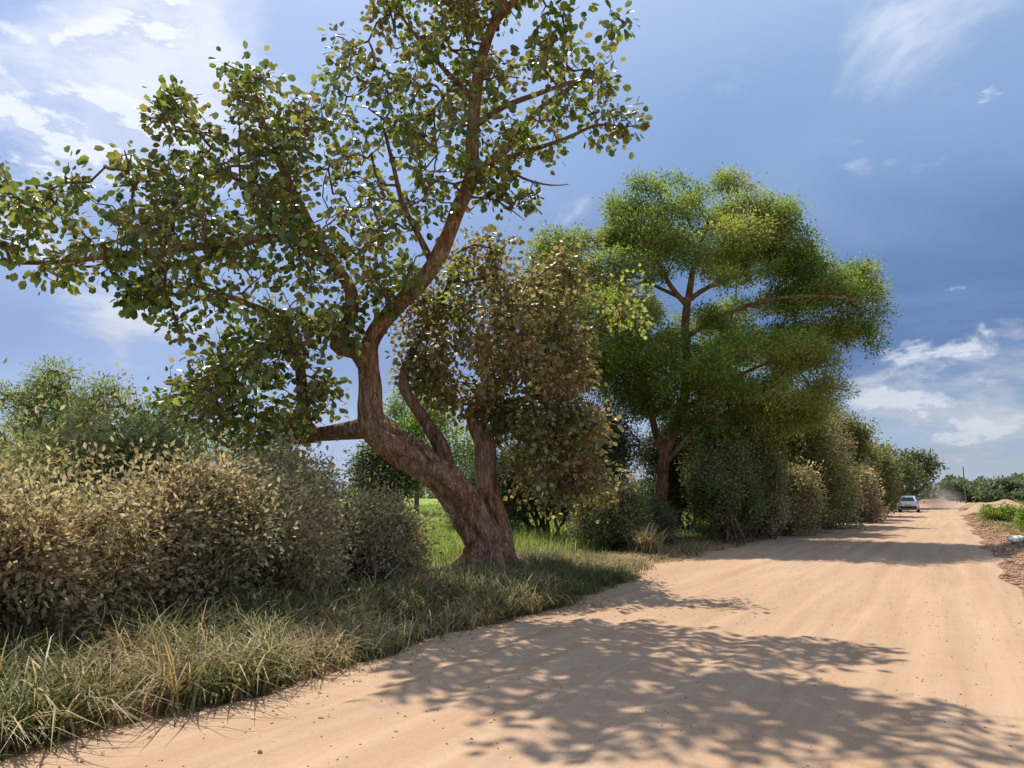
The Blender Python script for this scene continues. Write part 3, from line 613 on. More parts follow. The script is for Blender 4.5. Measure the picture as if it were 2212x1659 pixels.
# ---- shrubs
def shrub(name, label, cat, x, y, h, rx, ry, mat, n_tips=420, per=22, leaf=(.05, .085), width=.5, seed=1, group=None, bark='bark_dark', lobes=7, stemr=.025, low=.12, spread=.13, tmpl='4', openness=-.55, top=0.35, dead=0):
    rng = np.random.default_rng(seed); z0 = float(gz(x, y)); t = thing(name, label, cat, (x, y, z0), group)
    c = np.array([x, y, z0])
    # lobes give the outline its lumps
    Lc = []; 
    for k in range(lobes):
        a = rng.uniform(0, 6.28); q = math.sqrt(rng.uniform(0, 1)) * .62; hh = rng.uniform(.35, .78)
        Lc.append((np.array([math.cos(a) * q * rx, math.sin(a) * q * ry, h * hh * (1 - .35 * q)]), rng.uniform(.30, .46)))
    Lc = [(l, r_ * (.72 if lobes > 9 else 1)) for l, r_ in Lc]; Lc.append((np.array([0, 0, h * .56]), .40))
    T = []
    while len(T) < n_tips:
        l, rr = Lc[rng.integers(len(Lc))]; d = unit(rng.normal(size=3)); q = rng.uniform(.25, 1) ** .45
        p = l + d * q * rr * np.array([rx, ry, h]) * np.array([1.15, 1.15, 1.0])
        if p[2] < low * h or p[2] > h * 1.05: continue
        if vnoise((p[None] + c) * 1.7, seed)[0] < openness + .2 * rng.normal(): continue
        T.append(p)
    core = np.array(T)
    for k in range(int(22 + 12 * h)):
        b0 = core[rng.integers(len(core))]
        if b0[2] < .5 * h: continue
        d = unit(np.array([rng.normal() * .45, rng.normal() * .45, 1.0])); ll = rng.uniform(.12, .42) * min(h, 3.4)
        for q in (.4, .6, .8, 1.0): T.append(b0 + d * ll * q + rng.normal(size=3) * .02)
    T = np.array(T) + c; st = MB(); wn = []
    dd_ = MB()
    for k in range(dead):
        b0 = core[rng.integers(len(core))] + c; d = unit(b0 - c - np.array([0, 0, h * .3]) + rng.normal(size=3) * .4); ll = rng.uniform(.3, .7)
        p_, r_ = spline([b0 - d * ll, b0, b0 + d * ll * .4 + rng.normal(size=3) * .08, b0 + d * ll * .7 + rng.normal(size=3) * .12], [.008, .006, .004, .0025], .12); tube(dd_, p_, r_, 4, 0, k)
    if dead: dd_.build('dead_twigs', M['dead'], t, kind='stuff')
    for k in range(lobes):
        l, rr = Lc[k]; s0 = c + np.array([rng.normal() * .12 * rx, rng.normal() * .12 * ry, -.05]); e = c + l
        m_ = (s0 * .45 + e * .55) + np.array([rng.normal() * .1 * rx, rng.normal() * .1 * ry, h * .06])
        p, r = spline([s0, m_, e], [stemr * 1.3, stemr, stemr * .4], .2); tube(st, p, r, 6, .08, k); wn.append(p)
    st.build('stems', M[bark], t, True)
    tw = MB(); dr = grow(np.concatenate(wn), T, stemr * .16, 3, tw, 40, .0, rng, stemr * .8); tw.build('twigs', M[bark], t, kind='stuff')
    n = len(T); p = np.repeat(T, per, 0); dd = np.repeat(dr, per, 0)
    # leaves sit along the last stretch of each twig
    along = rng.uniform(-1.2, .9, len(p))[:, None] * spread * dd
    off = rng.normal(size=p.shape) * spread * .75; p = p + along + off
    p[:, 2] = np.maximum(p[:, 2], z0 + .04)
    ax = unit(unit(off) + dd * .7 + np.array([0, 0, top])); f = MB()
    ax = unit(ax + rng.normal(size=ax.shape) * .45)
    leaves(f, p, ax, rng.uniform(*leaf, len(p)), width, tmpl, rng, .25); f.build('foliage', M[mat], t, kind='stuff')
    return t
G1 = 'dusty shrubs of the hedge along the left verge'
hedge = [  # x, y, h, rx, ry, mat, label
    (-9.2, 1.6, 2.2, 1.6, 1.6, 'leaf_bush_green', 'olive green shrub at the near end of the hedge, at the left edge'),
    (-9.3, 4.3, 2.35, 1.5, 1.5, 'leaf_bush_green', 'tallest yellow-green shrub of the hedge at the far left'),
    (-7.4, 4.2, 1.6, 1.0, 1.3, 'leaf_bush', 'low brown dusty shrub behind the long verge grass at the far left'),
    (-7.45, 5.9, 1.85, 1.05, 1.2, 'leaf_bush', 'tan dusty shrub with a dark hollow, left of the middle of the hedge'),
    (-9.5, 6.9, 2.4, 1.4, 1.4, 'leaf_bush_green', 'tall olive shrub rising behind the middle of the hedge'),
    (-7.5, 7.8, 1.85, 1.05, 1.15, 'leaf_bush', 'rusty tan dusty shrub in the front middle of the hedge'),
    (-9.3, 9.3, 2.15, 1.2, 1.3, 'leaf_bush', 'pale dusty shrub with a ragged top right below the dark low boughs'),
    (-7.7, 9.7, 1.5, .95, 1.1, 'leaf_bush', 'low dusty shrub with pale leaves and a dark gap, right part of the hedge'),
    (-9.0, 11.3, 1.25, .75, .85, 'leaf_bush', 'last brown dusty shrub of the hedge, next to the leaning trunk'),
]
for k, (x, y, h, rx, ry, mt, lb) in enumerate(hedge):
    shrub('shrub', lb, 'shrub', x, y, h, rx * 1.2, ry * 1.2, mt, 1150 if k not in (0,) else 450, 27, (.036, .10), .46, 100 + k, G1, spread=.15, openness=-.06, top=-.08, lobes=13, dead=110, low=.03)

G2 = 'shrubs under and beyond the tall thorn tree'
road_sh = [  # disp x, disp ybase, depth, height, rx, mat, label
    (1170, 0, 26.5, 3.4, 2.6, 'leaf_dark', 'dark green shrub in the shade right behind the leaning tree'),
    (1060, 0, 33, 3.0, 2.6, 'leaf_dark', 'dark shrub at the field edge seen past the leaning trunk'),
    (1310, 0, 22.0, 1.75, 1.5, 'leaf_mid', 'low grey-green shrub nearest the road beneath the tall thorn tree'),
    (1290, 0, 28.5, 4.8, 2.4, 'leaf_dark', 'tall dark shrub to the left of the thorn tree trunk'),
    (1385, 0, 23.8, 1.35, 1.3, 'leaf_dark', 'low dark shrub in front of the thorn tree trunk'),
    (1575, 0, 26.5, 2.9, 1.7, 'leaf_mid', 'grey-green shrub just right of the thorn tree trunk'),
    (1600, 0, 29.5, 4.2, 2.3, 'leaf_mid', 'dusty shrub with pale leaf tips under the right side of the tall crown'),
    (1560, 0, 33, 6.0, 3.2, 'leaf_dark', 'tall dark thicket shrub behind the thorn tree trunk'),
    (1700, 0, 35.0, 6.2, 3.0, 'leaf_mid', 'tall olive shrub where the big crown ends'),
    (1770, 0, 42.0, 6.6, 3.0, 'leaf_mid', 'high bushy shrub leaning over the road beyond the thorn tree'),
    (1690, 0, 32.0, 2.8, 1.9, 'leaf_bush', 'tan dusty low shrub at the road edge with a rusty patch'),
    (1780, 0, 38.5, 3.4, 2.1, 'leaf_bush', 'sandy brown low shrub beside the far stretch of road'),
    (1840, 0, 52.0, 5.6, 3.2, 'leaf_mid', 'olive shrub closing the row before the pale wall'),
    (1835, 0, 47.0, 3.0, 2.2, 'leaf_bush', 'last brown dusty shrub of the row, left of the white car'),
]
road_sh += [(1870, 0, 60.0, 5.4, 3.0, 'leaf_mid', 'farthest olive shrub of the row, stepping down towards the pale wall'),
    (1640, 0, 29.0, 1.9, 1.4, 'leaf_bush', 'small dusty shrub on the short grass between the grey-green shrub and the road'),
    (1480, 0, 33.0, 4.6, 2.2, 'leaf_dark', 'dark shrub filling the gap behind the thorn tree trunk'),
    (1740, 0, 38.0, 4.4, 2.2, 'leaf_mid', 'ragged mid-height shrub between the tall olive shrubs')]
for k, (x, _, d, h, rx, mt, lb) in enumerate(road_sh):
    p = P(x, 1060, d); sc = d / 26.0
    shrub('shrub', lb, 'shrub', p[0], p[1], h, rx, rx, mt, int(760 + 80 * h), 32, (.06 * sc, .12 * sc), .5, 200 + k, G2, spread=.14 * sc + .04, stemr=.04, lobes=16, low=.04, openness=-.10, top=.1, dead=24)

# ------------------------------------------------------------------ far trees on the left of the road and beyond the right verge
def far_tree(label, x, y, h, r, seed, mat='leaf_far', group=None, name='roadside_tree', trunk=.28):
    rng = np.random.default_rng(seed); z0 = float(gz(x, y)); t = thing(name, label, 'tree', (x, y, z0), group)
    mb = MB(); p, q = spline([(x, y, z0 - .1), (x + .2, y, z0 + h * .3), (x - .1, y + .2, z0 + h * .6)], [.035 * h, .028 * h, .012 * h], .4); tube(mb, p, q, 8, .08, seed); mb.build('trunk', M['bark_dark'], t, True)
    T = []
    Lb = [(rng.normal() * r * .42, rng.normal() * r * .42, h * rng.uniform(.22 if trunk < .1 else .5, .8), rng.uniform(.35, .55)) for _ in range(9)]
    while len(T) < 260:
        l = Lb[rng.integers(9)]; d = unit(rng.normal(size=3)) * rng.uniform(.3, 1) ** .4
        pt = np.array([x + l[0] + d[0] * l[3] * r, y + l[1] + d[1] * l[3] * r, z0 + l[2] + d[2] * l[3] * h * .45])
        if pt[2] > z0 + h * trunk: T.append(pt)
    T = np.array(T); tw = MB(); dr = grow(p, T, .02, 3, tw, 30, 0, rng, .12); tw.build('twigs', M['bark_dark'], t, kind='stuff')
    s = max(1.0, y / 60.0); pp = np.repeat(T, 34, 0) + rng.normal(size=(len(T) * 34, 3)) * .28 * r / 3.5
    f = MB(); leaves(f, pp, unit(rng.normal(size=pp.shape)), rng.uniform(.14, .26, len(pp)) * s, .6, '4', rng, .6); f.build('crown', M[mat], t, kind='stuff'); return t
G3 = 'distant trees lining the left of the road'
far_tree('distant green tree just left of the white car, its crown above the pale wall', -8.0, 84, 6.2, 4.4, 401, 'leaf_far', G3)
far_tree('distant dark tree behind the white car where the row of trees ends', -5.6, 108, 7.6, 4.8, 402, 'leaf_far', G3, trunk=.12)
far_tree('distant tree at the left rear of the row, half hidden by shrubs', -11.5, 72, 7.2, 4.5, 403, 'leaf_far', G3)
far_tree('dense mid green tree filling the gap between the shrubs and the last trees', -8.8, 95, 8.0, 5.4, 404, 'leaf_mid', G3, trunk=.2)
far_tree('dense low dark tree directly behind the white car', -6.4, 100, 6.6, 4.6, 405, 'leaf_far', G3, trunk=.06)
G4 = 'low trees on the horizon right of the road'
for k, (px, d, h, r, lb) in enumerate(((954, 210, 3.4, 3.0, 'tiny leftmost tree on the horizon at the end of the road'), (975, 170, 4.1, 5, 'round horizon tree just right of the thin pole'), (990, 175, 4.4, 6, 'second horizon tree right of the thin pole'), (1006, 165, 4.0, 6, 'broad horizon tree above the soil heaps'), (1022, 150, 4.5, 6, 'rightmost tree on the horizon, cut by the frame'), (1040, 150, 4.4, 6, 'horizon tree beyond the right edge of the photo'))):
    v = P(px / DS, 1060, d); far_tree(lb, v[0], v[1], h, r, 420 + k, 'leaf_haze', G4, 'horizon_tree', trunk=.05)

# wood far off across the field
def far_wood():
    rng = np.random.default_rng(51); f = MB(); n = 60000
    ang = rng.uniform(-1.35, .9, n); rad = 330 + rng.normal(size=n) * 12; x = np.sin(ang) * rad; y = np.cos(ang) * rad
    hm = 6.0 + 1.6 * np.sin(ang * 37) + 1.3 * np.sin(ang * 91 + 1) + np.sin(ang * 203)
    z = rng.uniform(0, 1, n) ** .8 * hm
    leaves(f, np.stack([x, y, z], 1), unit(rng.normal(size=(n, 3))), rng.uniform(.9, 1.7, n), .7, '4', rng, .5)
    f.build('distant_wood', M['leaf_far'], kind='stuff')
far_wood()

# ------------------------------------------------------------------ grass
def blades(mb, x, y, length, width, lean, rng, seg=3, z=None, curl=1.0):
    n = len(x); z = gz(x, y) if z is None else z; a = rng.uniform(0, 2 * np.pi, n); d = np.stack([np.cos(a), np.sin(a), np.zeros(n)], 1); s = np.stack([-np.sin(a), np.cos(a), np.zeros(n)], 1)
    base = np.stack([x, y, z - .01], 1); prev = []
    for k in range(seg + 1):
        t = k / seg; out = lean * t ** (1.6) * length; up = length * (t - curl * .55 * lean * t * t * t)
        c = base + d * out[:, None]; c[:, 2] += up; w = width * (1 - t ** 1.5) * .5 + .0008
        prev.append(np.stack([c - s * w[:, None], c + s * w[:, None]], 1))
    V = np.stack(prev, 1).reshape(n, -1, 3); k = 2 * (seg + 1)
    f0 = np.array([[2 * i, 2 * i + 1, 2 * i + 3, 2 * i + 2] for i in range(seg)])
    mb.add(V.reshape(-1, 3), (f0[None] + (np.arange(n) * k)[:, None, None]).reshape(-1, 4), np.repeat(rng.uniform(size=n), seg))
def tufts(n_tuft, per, xr, yr, rad, length, width, rng, fn=None, mb=None, seg=4, lean=(.3, 1.35)):
    tx = rng.uniform(*xr, n_tuft); ty = rng.uniform(*yr, n_tuft)
    if fn is not None:
        k = fn(tx, ty); tx, ty = tx[k], ty[k]
    tz = vnoise(np.stack([tx, ty, np.zeros(len(tx))], 1) * 1.6, 71); kk = tz > rng.uniform(-1.1, -.1, len(tx)); tx, ty, tz = tx[kk], ty[kk], tz[kk]
    s = rng.uniform(.55, 1.15, len(tx)) * (1 + .45 * np.clip(tz, -.8, 1)); x = np.repeat(tx, per) + rng.normal(size=len(tx) * per) * rad; y = np.repeat(ty, per) + rng.normal(size=len(tx) * per) * rad
    L_ = np.repeat(s, per) * rng.uniform(length[0], length[1], len(x)); blades(mb, x, y, L_, rng.uniform(width[0], width[1], len(x)), rng.uniform(lean[0], lean[1], len(x)), rng, seg)
rng = np.random.default_rng(61)
verge = MB()
e = lambda y: edge_l(y)
tufts(560, 26, (-7.4, -4.9), (1.0, 10.5), .06, (.28, .68), (.011, .021), rng, lambda x, y: x < e(y) - .12, verge)
tufts(230, 18, (-5.7, -4.85), (1.0, 10.5), .05, (.26, .60), (.010, .020), rng, lambda x, y: (x < e(y) - .0), verge)
tufts(260, 22, (-7.0, -6.0), (1.0, 12), .06, (.4, .8), (.010, .018), rng, None, verge)
tufts(150, 9, (-5.9, -4.3), (1.5, 16), .05, (.06, .2), (.005, .010), rng, lambda x, y: np.abs(x - e(y) - .12) < .25, verge)
vo = verge.build('verge_grass', M['grass'], kind='stuff')
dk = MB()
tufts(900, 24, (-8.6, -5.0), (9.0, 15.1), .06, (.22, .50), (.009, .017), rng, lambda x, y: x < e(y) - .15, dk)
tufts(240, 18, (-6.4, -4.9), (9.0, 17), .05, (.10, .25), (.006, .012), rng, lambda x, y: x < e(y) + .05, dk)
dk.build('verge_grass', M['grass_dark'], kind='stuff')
fr = MB()
tufts(1500, 14, (-9.5, -5.3), (16.0, 45.0), .10, (.10, .28), (.012, .022), rng, lambda x, y: x < e(y) + .05, fr, 2)
tufts(900, 12, (-7.2, -5.2), (45.0, 90.0), .15, (.15, .4), (.03, .06), rng, lambda x, y: x < e(y) + .05, fr, 2)
fr.build('short_grass', M['grass'], kind='stuff')
fd = MB()
tufts(4200, 12, (-26, -8.2), (12.0, 48.0), .16, (.25, .5), (.015, .03), rng, None, fd, 2, (.1, .6))
tufts(2600, 10, (-60, -12), (40.0, 110.0), .3, (.3, .5), (.04, .08), rng, None, fd, 2, (.1, .6))
fd.build('field_grass', M['grass_field'], kind='stuff')
rg = MB()
er = lambda y: edge_r(y)
tufts(3200, 14, (1.6, 8.0), (17.0, 95.0), .13, (.12, .34), (.018, .036), rng, lambda x, y: x > er(y) + .75 + .4 * np.sin(y * .8) + .5 * (y < 26), rg, 2)
tufts(700, 14, (2.8, 8.0), (4.0, 20.0), .1, (.12, .3), (.008, .016), rng, None, rg, 3)
rg.build('right_verge_grass', M['grass'], kind='stuff')
# dry clump beside the low shrub
def dry_clump(x, y, lb):
    m = MB(); n = 260; r = np.random.default_rng(77); blades(m, x + r.normal(size=n) * .16, y + r.normal(size=n) * .16, r.uniform(.5, 1.1, n), r.uniform(.02, .035, n), r.uniform(.3, 1.1, n), r, 4)
    m.v = [v for v in m.v]; o = m.build('grass_clump', M['grass_dry']); tag(o, lb, 'grass clump')
pp = P(1400, 1200, 21.0); dry_clump(pp[0], pp[1], 'dry straw-coloured grass clump at the road edge in front of the thorn tree shrubs')

# ------------------------------------------------------------------ stones and clods
import bmesh
def ico(sub, seed, sq=(1, 1, .65), rough=.22):
    bm = bmesh.new(); bmesh.ops.create_icosphere(bm, subdivisions=sub, radius=1); V = np.array([v.co[:] for v in bm.verts]); Fs = np.array([[v.index for v in f.verts] for f in bm.faces]); bm.free()
    V = V * (1 + rough * vnoise(V * 2.3, seed) + rough * .5 * vnoise(V * 5, seed + 9))[:, None] * np.array(sq); return V, Fs
def stone_mat():
    m, nt = new_mat('earth_clod'); N, L, noise, ramp, mix, math_, bump, pos, mapping, bsdf, out = nodes(nt)
    oi = N('ShaderNodeObjectInfo'); a = N('ShaderNodeAttribute'); a.attribute_name = 'rnd'; v = math_('FRACT', math_('ADD', oi.outputs['Random'], a.outputs['Fac']))
    n = noise(25, 5, .6, pos()); c = ramp(v, [(0, (.28, .155, .10)), (.5, (.42, .255, .165)), (1, (.55, .37, .26))]); c = mix(math_('MULTIPLY', n, .4), c, (.50, .33, .22))
    out(bsdf(c, .95, .1, bump(n, .8, .02)).outputs[0]); return m
M['stone'] = stone_mat()
SV = [ico(1 if k % 2 else 2, 300 + k, (1, .8 + .1 * (k % 3), .6 + .08 * k)) for k in range(4)]
def on_road_z(x, y): return np.where((x > edge_l(y)) & (x < edge_r(y)), road_h(x, y), gz(x, y))
gv = MB()
def scatter(n, xf, y, s0, s1, rng):
    x = xf(y); z = on_road_z(x, y); s = rng.uniform(s0, s1, n) * rng.uniform(.6, 1, n)
    V0, F0 = ico(1, 5, (1, .8, .65)); a = rng.uniform(0, 6.28, n); c, q = np.cos(a), np.sin(a)
    Vx = V0[None, :, 0] * c[:, None] - V0[None, :, 1] * q[:, None]; Vy = V0[None, :, 0] * q[:, None] + V0[None, :, 1] * c[:, None]
    V = np.stack([Vx, Vy, np.repeat(V0[None, :, 2], n, 0)], -1) * s[:, None, None] + np.stack([x, y, z + s * .25], -1)[:, None]
    gv.add(V.reshape(-1, 3), (F0[None] + (np.arange(n) * len(V0))[:, None, None]).reshape(-1, 3), np.repeat(rng.uniform(size=n), len(F0)))
yy = rng.uniform(5, 40, 4200); scatter(4200, lambda y: edge_r(y) + .05 + np.abs(rng.normal(size=len(y))) * .65, yy, .012, .05, rng)
yy = rng.uniform(40, 75, 600); scatter(600, lambda y: edge_r(y) + .1 + np.abs(rng.normal(size=len(y))) * .8, yy, .03, .09, rng)
yy = rng.uniform(3, 30, 2200); scatter(2200, lambda y: rng.uniform(-4.9, 1.2, len(y)), yy, .004, .013, rng)
yy = rng.uniform(2, 16, 500); scatter(500, lambda y: edge_l(y) + np.abs(rng.normal(size=len(y))) * .25, yy, .006, .018, rng)
gv.build('gravel', M['stone'], kind='stuff')
smesh = []
for V0, F0 in SV:
    b_ = MB(); b_.add(V0, F0); smesh.append(b_.mesh('clod', M['stone'], False))
def clod(x, y, s, lb, grp, name='clod', cat='clod', k=0):
    z = float(on_road_z(np.array(x), np.array(y))); o = bpy.data.objects.new(name, smesh[k % 4]); COL.objects.link(o); o.location = (x, y, z + s * .2)
    o.scale = (s, s, s); o.rotation_euler = (random.uniform(-.3, .3), random.uniform(-.3, .3), random.uniform(0, 6.28)); tag(o, lb, cat, grp)
r = np.random.default_rng(91)
for k in range(90):
    y = 8.5 + 26 * r.uniform() ** 1.3; x = float(edge_r(y)) + .1 + abs(r.normal()) * .6
    clod(x, y, r.uniform(.045, .10), 'reddish clod of earth in the rubble strip along the right road edge', 'earth clods in the rubble strip', k=k)
pp = P(2170, 1245, 11.5); clod(1.75, 12.5, .17, 'largest dark-sided clod in the rubble strip at the right', None, k=0)
pp = P(563, 1577, 5.1); clod(pp[0], pp[1], .022, 'small dark stone alone on the bare sand at the lower left of the road', None, 'pebble', 'pebble', k=1)
pp = P(1790, 1375, 9); 

lt = MB(); n = 380; yl = rng.uniform(3, 18, n); xl = edge_l(yl) + np.abs(rng.normal(size=n)) * np.where(rng.uniform(size=n) < .25, 1.8, .35); kk = xl < 0; xl, yl = xl[kk], yl[kk]
pl = np.stack([xl, yl, on_road_z(xl, yl) + .008], 1); al = rng.normal(size=pl.shape); al[:, 2] *= .12; leaves(lt, pl, unit(al), rng.uniform(.02, .055, len(pl)), .6, '6', rng, 1.5); lt.build('leaf_litter', M['grass_dry'], kind='stuff')
# soil heaps beyond the right verge
M['heap'] = simple('loose_soil', (.46, .29, .19), .95, .1, .25, 3, bmp=.05)
def heap(x, y, rx, ry, h, seed, lb, mat='heap', name='soil_heap', cat='soil heap', grp='soil heaps beyond the right verge'):
    n = 30; u = np.linspace(-1, 1, n); X, Y = np.meshgrid(u, u); rr = np.sqrt(X ** 2 + Y ** 2); a = np.arctan2(Y, X)
    rr = rr * (1 + .15 * np.sin(3 * a + seed)); H = np.clip(1 - rr, 0, 1) ** .8 * h; pts = np.stack([X * 4, Y * 4, np.zeros_like(X)], -1).reshape(-1, 3)
    H = H * (1 + .3 * vnoise(pts, seed).reshape(n, n)) - .08; px, py = x + X * rx, y + Y * ry
    V = np.stack([px, py, gz(px, py) + H], -1).reshape(-1, 3); i = np.arange(n - 1)[:, None] * n + np.arange(n - 1)[None]
    m = MB(); m.add(V, np.stack([i, i + 1, i + n + 1, i + n], -1).reshape(-1, 4)); o = m.build(name, M[mat], smooth=True); o2 = tag(o, lb, cat, grp)
v = P(1005 / DS, 1060, 62); heap(v[0], v[1], 3.4, 3.0, 1.35, 1, 'larger pinkish heap of loose soil beyond the right verge')
v = P(1022 / DS, 1060, 55); heap(v[0], v[1], 2.6, 2.6, 1.0, 2, 'lower soil heap cut by the right edge of the photo')
# shrubs on the right
p = P(1019 / DS, 1060, 30); shrub('shrub', 'bright green leafy shrub at the right edge beside the rubble strip', 'shrub', p[0] + .3, p[1], 1.05, .95, 1.2, 'leaf_acacia', 260, 24, (.06, .11), .5, 501, None, spread=.12, low=.02)
p = P(972 / DS, 1060, 64); shrub('shrub', 'low yellow-green shrub on the verge right of the road end', 'shrub', p[0] + 2.5, p[1], .8, 1.6, 1.6, 'leaf_bush_green', 220, 20, (.12, .2), .5, 502, None, spread=.2, low=.02)
p = P(1000 / DS, 1060, 44); shrub('shrub', 'low green shrub on the right verge before the soil heaps', 'shrub', p[0], p[1], .7, 1.3, 1.3, 'leaf_acacia', 220, 20, (.1, .16), .5, 503, None, spread=.15, low=.02)

# ------------------------------------------------------------------ litter: crumpled white sacks
M['white'] = simple('white_plastic', (.78, .74, .67), .85, .15, .06, 6)
def sack(x, y, s, lb, seed):
    V, Fs = ico(3, seed, (1, .7, .5), .3); V = V * s; V[:, 2] = np.maximum(V[:, 2], -.1 * s)
    neck = (V[:, 0] > s * .6); V[neck, 1] *= .45; V[neck, 2] = V[neck, 2] * .5 + .12 * s
    m = MB(); m.add(V + np.array([x, y, float(gz(x, y)) + .1 * s]), Fs); o = m.build('sack', M['white'], smooth=False); tag(o, lb, 'sack', None)
v = P(1015 / DS, 1060, 24.5); sack(v[0], v[1], .30, 'crumpled white sack at the right edge under the green shrub', 5)
v = P(993 / DS, 1060, 57); sack(v[0], v[1], .75, 'far white sack lying beside the soil heap', 8)

# ------------------------------------------------------------------ pole and wall
M['pole'] = simple('weathered_pole', (.16, .14, .13), .8, .2)
v = P(965 / DS, 1060, 150)
m = MB(); tube(m, [(v[0], v[1], -.2), (v[0], v[1], 3), (v[0], v[1], 7.0)], [.15, .13, .08], 8); tag(m.build('utility_pole', M['pole'], None, True), 'thin bare utility pole on the horizon right of the road end', 'pole')
def box(m, c, s, rz=0):
    c = np.array(c, float); s = np.array(s, float) / 2; V = np.array([[x, y, z] for x in (-1, 1) for y in (-1, 1) for z in (-1, 1)]) * s
    ca, sa = math.cos(rz), math.sin(rz); V = np.stack([V[:, 0] * ca - V[:, 1] * sa, V[:, 0] * sa + V[:, 1] * ca, V[:, 2]], -1)
    m.add(V + c, [[0, 1, 3, 2], [4, 6, 7, 5], [0, 4, 5, 1], [2, 3, 7, 6], [0, 2, 6, 4], [1, 5, 7, 3]])
M['wall'] = simple('pale_rendered_wall', (.46, .43, .40), .9, .2, .12, 1.2)
w0 = np.array([-9.4, 76.0]); w1 = np.array([-6.2, 140.0]); nb = 14
t = thing('wall', 'pale grey boundary wall of panels and posts left of the distant road', 'wall', (w0[0], w0[1], 0))
dirw = (w1 - w0) / nb; ang = math.atan2(dirw[1], dirw[0]); ln = np.linalg.norm(dirw)
for k in range(nb + 1):
    c = w0 + dirw * k; m = MB(); box(m, (c[0], c[1], .85), (.22, .22, 1.9), ang); m.build('post', M['wall'], t)
    if k < nb:
        c = w0 + dirw * (k + .5); m = MB(); box(m, (c[0], c[1], .78), (ln - .24, .10, 1.66), ang); m.build('panel', M['wall'], t)
# dry bank below the wall
db = MB(); tufts(700, 14, (-8.8, -4.6), (58.0, 135.0), .2, (.35, .75), (.05, .09), rng, lambda x, y: x < e(y) - .1, db, 2); db.build('dry_grass_bank', M['grass_dry'], kind='stuff')

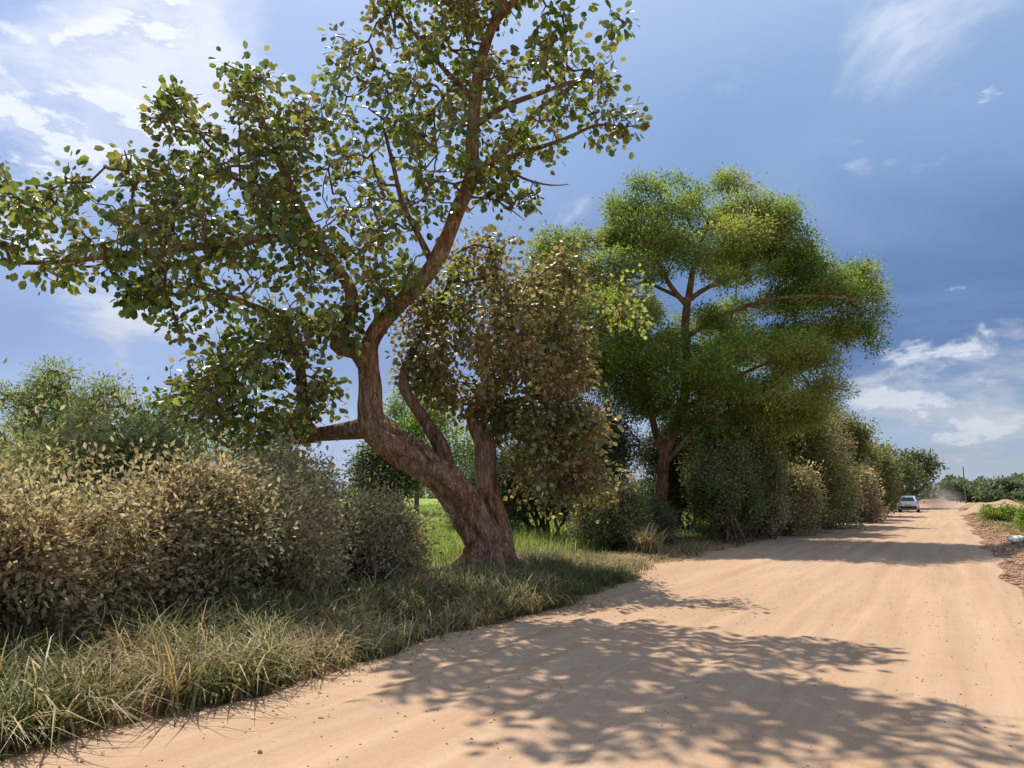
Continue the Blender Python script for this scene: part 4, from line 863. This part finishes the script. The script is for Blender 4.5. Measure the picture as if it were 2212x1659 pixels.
# ------------------------------------------------------------------ the car
def car(x, y):
    t = thing('car', 'white hatchback car seen from behind, driving away down the sandy road', 'car', (x, y, 0))
    paint = simple('white_car_paint', (.80, .81, .82), .25, .5, .02, 2); glass = simple('dark_glass', (.02, .025, .03), .08, .6, .1); black = simple('black_trim', (.025, .025, .025), .6, .3)
    red = simple('red_lens', (.45, .02, .02), .25, .5); rim = simple('wheel_rim', (.45, .45, .46), .35, .5, .1, 4, .7); plate = simple('plate_yellow', (.62, .52, .10), .5, .3)
    # cross sections along the length (rear is -y): y, half width low, half width belt, half width roof, z of sill, belt, roof
    Sct = [(-2.02, .70, .74, .60, .42, .72, .90), (-1.92, .80, .83, .64, .30, .86, 1.02), (-1.55, .84, .85, .58, .22, .94, 1.36), (-1.1, .85, .86, .58, .20, .95, 1.49), (-.3, .85, .86, .60, .20, .94, 1.52), (.3, .85, .86, .60, .20, .93, 1.48), (.85, .85, .86, .60, .20, .92, 1.20), (1.15, .85, .85, .66, .20, .90, .97), (1.7, .82, .82, .62, .24, .80, .86), (2.05, .70, .72, .52, .34, .62, .70)]
    rings = []
    for (yy_, a, b, c_, z0, z1, z2) in Sct:
        half = [(0, z0), (a * .9, z0), (a, z0 + .08), (b, (z0 + z1) / 2), (b * .99, z1 - .03), (b * .96, z1), (c_ + (b * .96 - c_) * .35, z1 + (z2 - z1) * .65), (c_, z2 - .05), (c_ * .86, z2), (0, z2 + .015)]
        full = half + [(-p_, q_) for p_, q_ in half[::-1][1:-1]]
        rings.append([(p_, yy_, q_) for p_, q_ in full])
    V = np.array(rings).reshape(-1, 3); ns = len(rings[0]); nr = len(rings)
    i = np.arange(nr - 1)[:, None] * ns; j = np.arange(ns)[None]; j2 = (j + 1) % ns
    m = MB(); off = np.array([x, y, 0]); m.add(V + off, np.stack([i + j, i + j2, i + ns + j2, i + ns + j], -1).reshape(-1, 4))
    m.add(V[:ns] + off, [list(range(ns))]); m.add(V[-ns:] + off, [list(range(ns))[::-1]])
    m.build('body', paint, t, True)
    def quad(nm, pts, mat, th=.015):
        pts = np.array(pts, float); nrm = np.cross(pts[1] - pts[0], pts[2] - pts[0]); nrm /= np.linalg.norm(nrm); k = len(pts)
        m = MB(); VV = np.vstack([pts + nrm * th, pts - nrm * th]) + off; m.add(VV, [list(range(k))]); m.add(VV, [list(range(k, 2 * k))[::-1]])
        m.add(VV, [[q, q + k, (q + 1) % k + k, (q + 1) % k] for q in range(k)]); return m.build(nm, mat, t)
    quad('rear_window', [(-.56, -1.925, 1.05), (.56, -1.925, 1.05), (.47, -1.57, 1.375), (-.47, -1.57, 1.375)], glass, .03)
    for s in (-1, 1):
        quad('side_window', [(s * .83, -1.35, 1.0), (s * .83, -.15, 1.0), (s * .665, -.25, 1.38), (s * .68, -1.1, 1.36)], glass, .03)
        quad('side_window', [(s * .83, -.07, 1.0), (s * .83, .75, 1.0), (s * .69, .25, 1.35), (s * .665, -.15, 1.38)], glass, .03)
        quad('tail_light', [(s * .60, -1.98, .74), (s * .81, -1.93, .76), (s * .79, -1.88, .95), (s * .60, -1.93, .93)], red, .03)
        m = MB(); box(m, np.array((s * .95, .62, 1.0)) + off, (.16, .1, .13)); m.build('mirror', paint, t)
    quad('windscreen', [(-.66, 1.02, 1.0), (.66, 1.02, 1.0), (.56, .48, 1.42), (-.56, .48, 1.42)], glass, .03)
    m = MB(); box(m, np.array((0, -2.03, .46)) + off, (1.5, .14, .22)); m.build('bumper', black, t)
    m = MB(); box(m, np.array((0, -2.06, .66)) + off, (.50, .03, .11)); m.build('number_plate', plate, t)
    m = MB(); tube(m, np.array([(0, -1.5, 1.5), (0, -1.62, 1.68)]) + off, [.008, .006], 5); m.build('aerial', black, t)
    for sx_ in (-1, 1):
        for sy in (-1.25, 1.3):
            w = bpy.data.objects.new('wheel', None)
            m = MB(); c = np.array((sx_ * .77, sy, .30)) + off; tube(m, [c - [.1, 0, 0], c - [.095, 0, 0], c + [.095, 0, 0], c + [.1, 0, 0]], [.25, .30, .30, .25], 24, cap=False)
            m.add(np.vstack([c - [.1, 0, 0], [c + [-.1, math.cos(a) * .25, math.sin(a) * .25] for a in np.arange(24) / 24 * 6.283]]), [[0, k + 1, (k + 1) % 24 + 1] for k in range(24)])
            m.add(np.vstack([c + [.1, 0, 0], [c + [.1, math.cos(a) * .25, math.sin(a) * .25] for a in np.arange(24) / 24 * 6.283]]), [[0, k + 1, (k + 1) % 24 + 1] for k in range(24)])
            wo = m.build('wheel', black, t, True)
            m = MB(); q = c + [sx_ * .1, 0, 0]; tube(m, [q, q + [sx_ * .02, 0, 0]], [.18, .16], 16); ro = m.build('rim', rim); ro.parent = wo; ro.matrix_parent_inverse = wo.matrix_world.inverted() if False else Matrix.Translation(-t.location)
            bpy.data.objects.remove(w)
car(-3.1, 84)

# dust hanging over the road behind the traffic
def dust():
    mt, nt = new_mat('road_dust'); N = nt.nodes.new; L = nt.links.new
    tc = N('ShaderNodeTexCoord'); ln = N('ShaderNodeVectorMath'); ln.operation = 'LENGTH'; L(tc.outputs['Object'], ln.inputs[0])
    mr = N('ShaderNodeMapRange'); mr.interpolation_type = 'SMOOTHSTEP'; L(ln.outputs['Value'], mr.inputs[0]); mr.inputs[1].default_value = .15; mr.inputs[2].default_value = 1.0; mr.inputs[3].default_value = .16; mr.inputs[4].default_value = 0
    nz = N('ShaderNodeTexNoise'); nz.inputs['Scale'].default_value = 2.5; L(tc.outputs['Object'], nz.inputs['Vector'])
    ml = N('ShaderNodeMath'); ml.operation = 'MULTIPLY'; L(mr.outputs[0], ml.inputs[0]); L(nz.outputs['Fac'], ml.inputs[1])
    pv = N('ShaderNodeVolumePrincipled'); pv.inputs['Color'].default_value = (.92, .80, .68, 1); L(ml.outputs[0], pv.inputs['Density']); pv.inputs['Anisotropy'].default_value = .2
    o = N('ShaderNodeOutputMaterial'); L(pv.outputs[0], o.inputs['Volume'])
    V, Fs = ico(3, 17, (1, 1, 1), 0); m = MB(); m.add(V, Fs); o = m.build('dust_cloud', mt, kind='stuff'); o.location = (-.6, 104, 1.0); o.scale = (3.0, 9, 2.2)
dust()
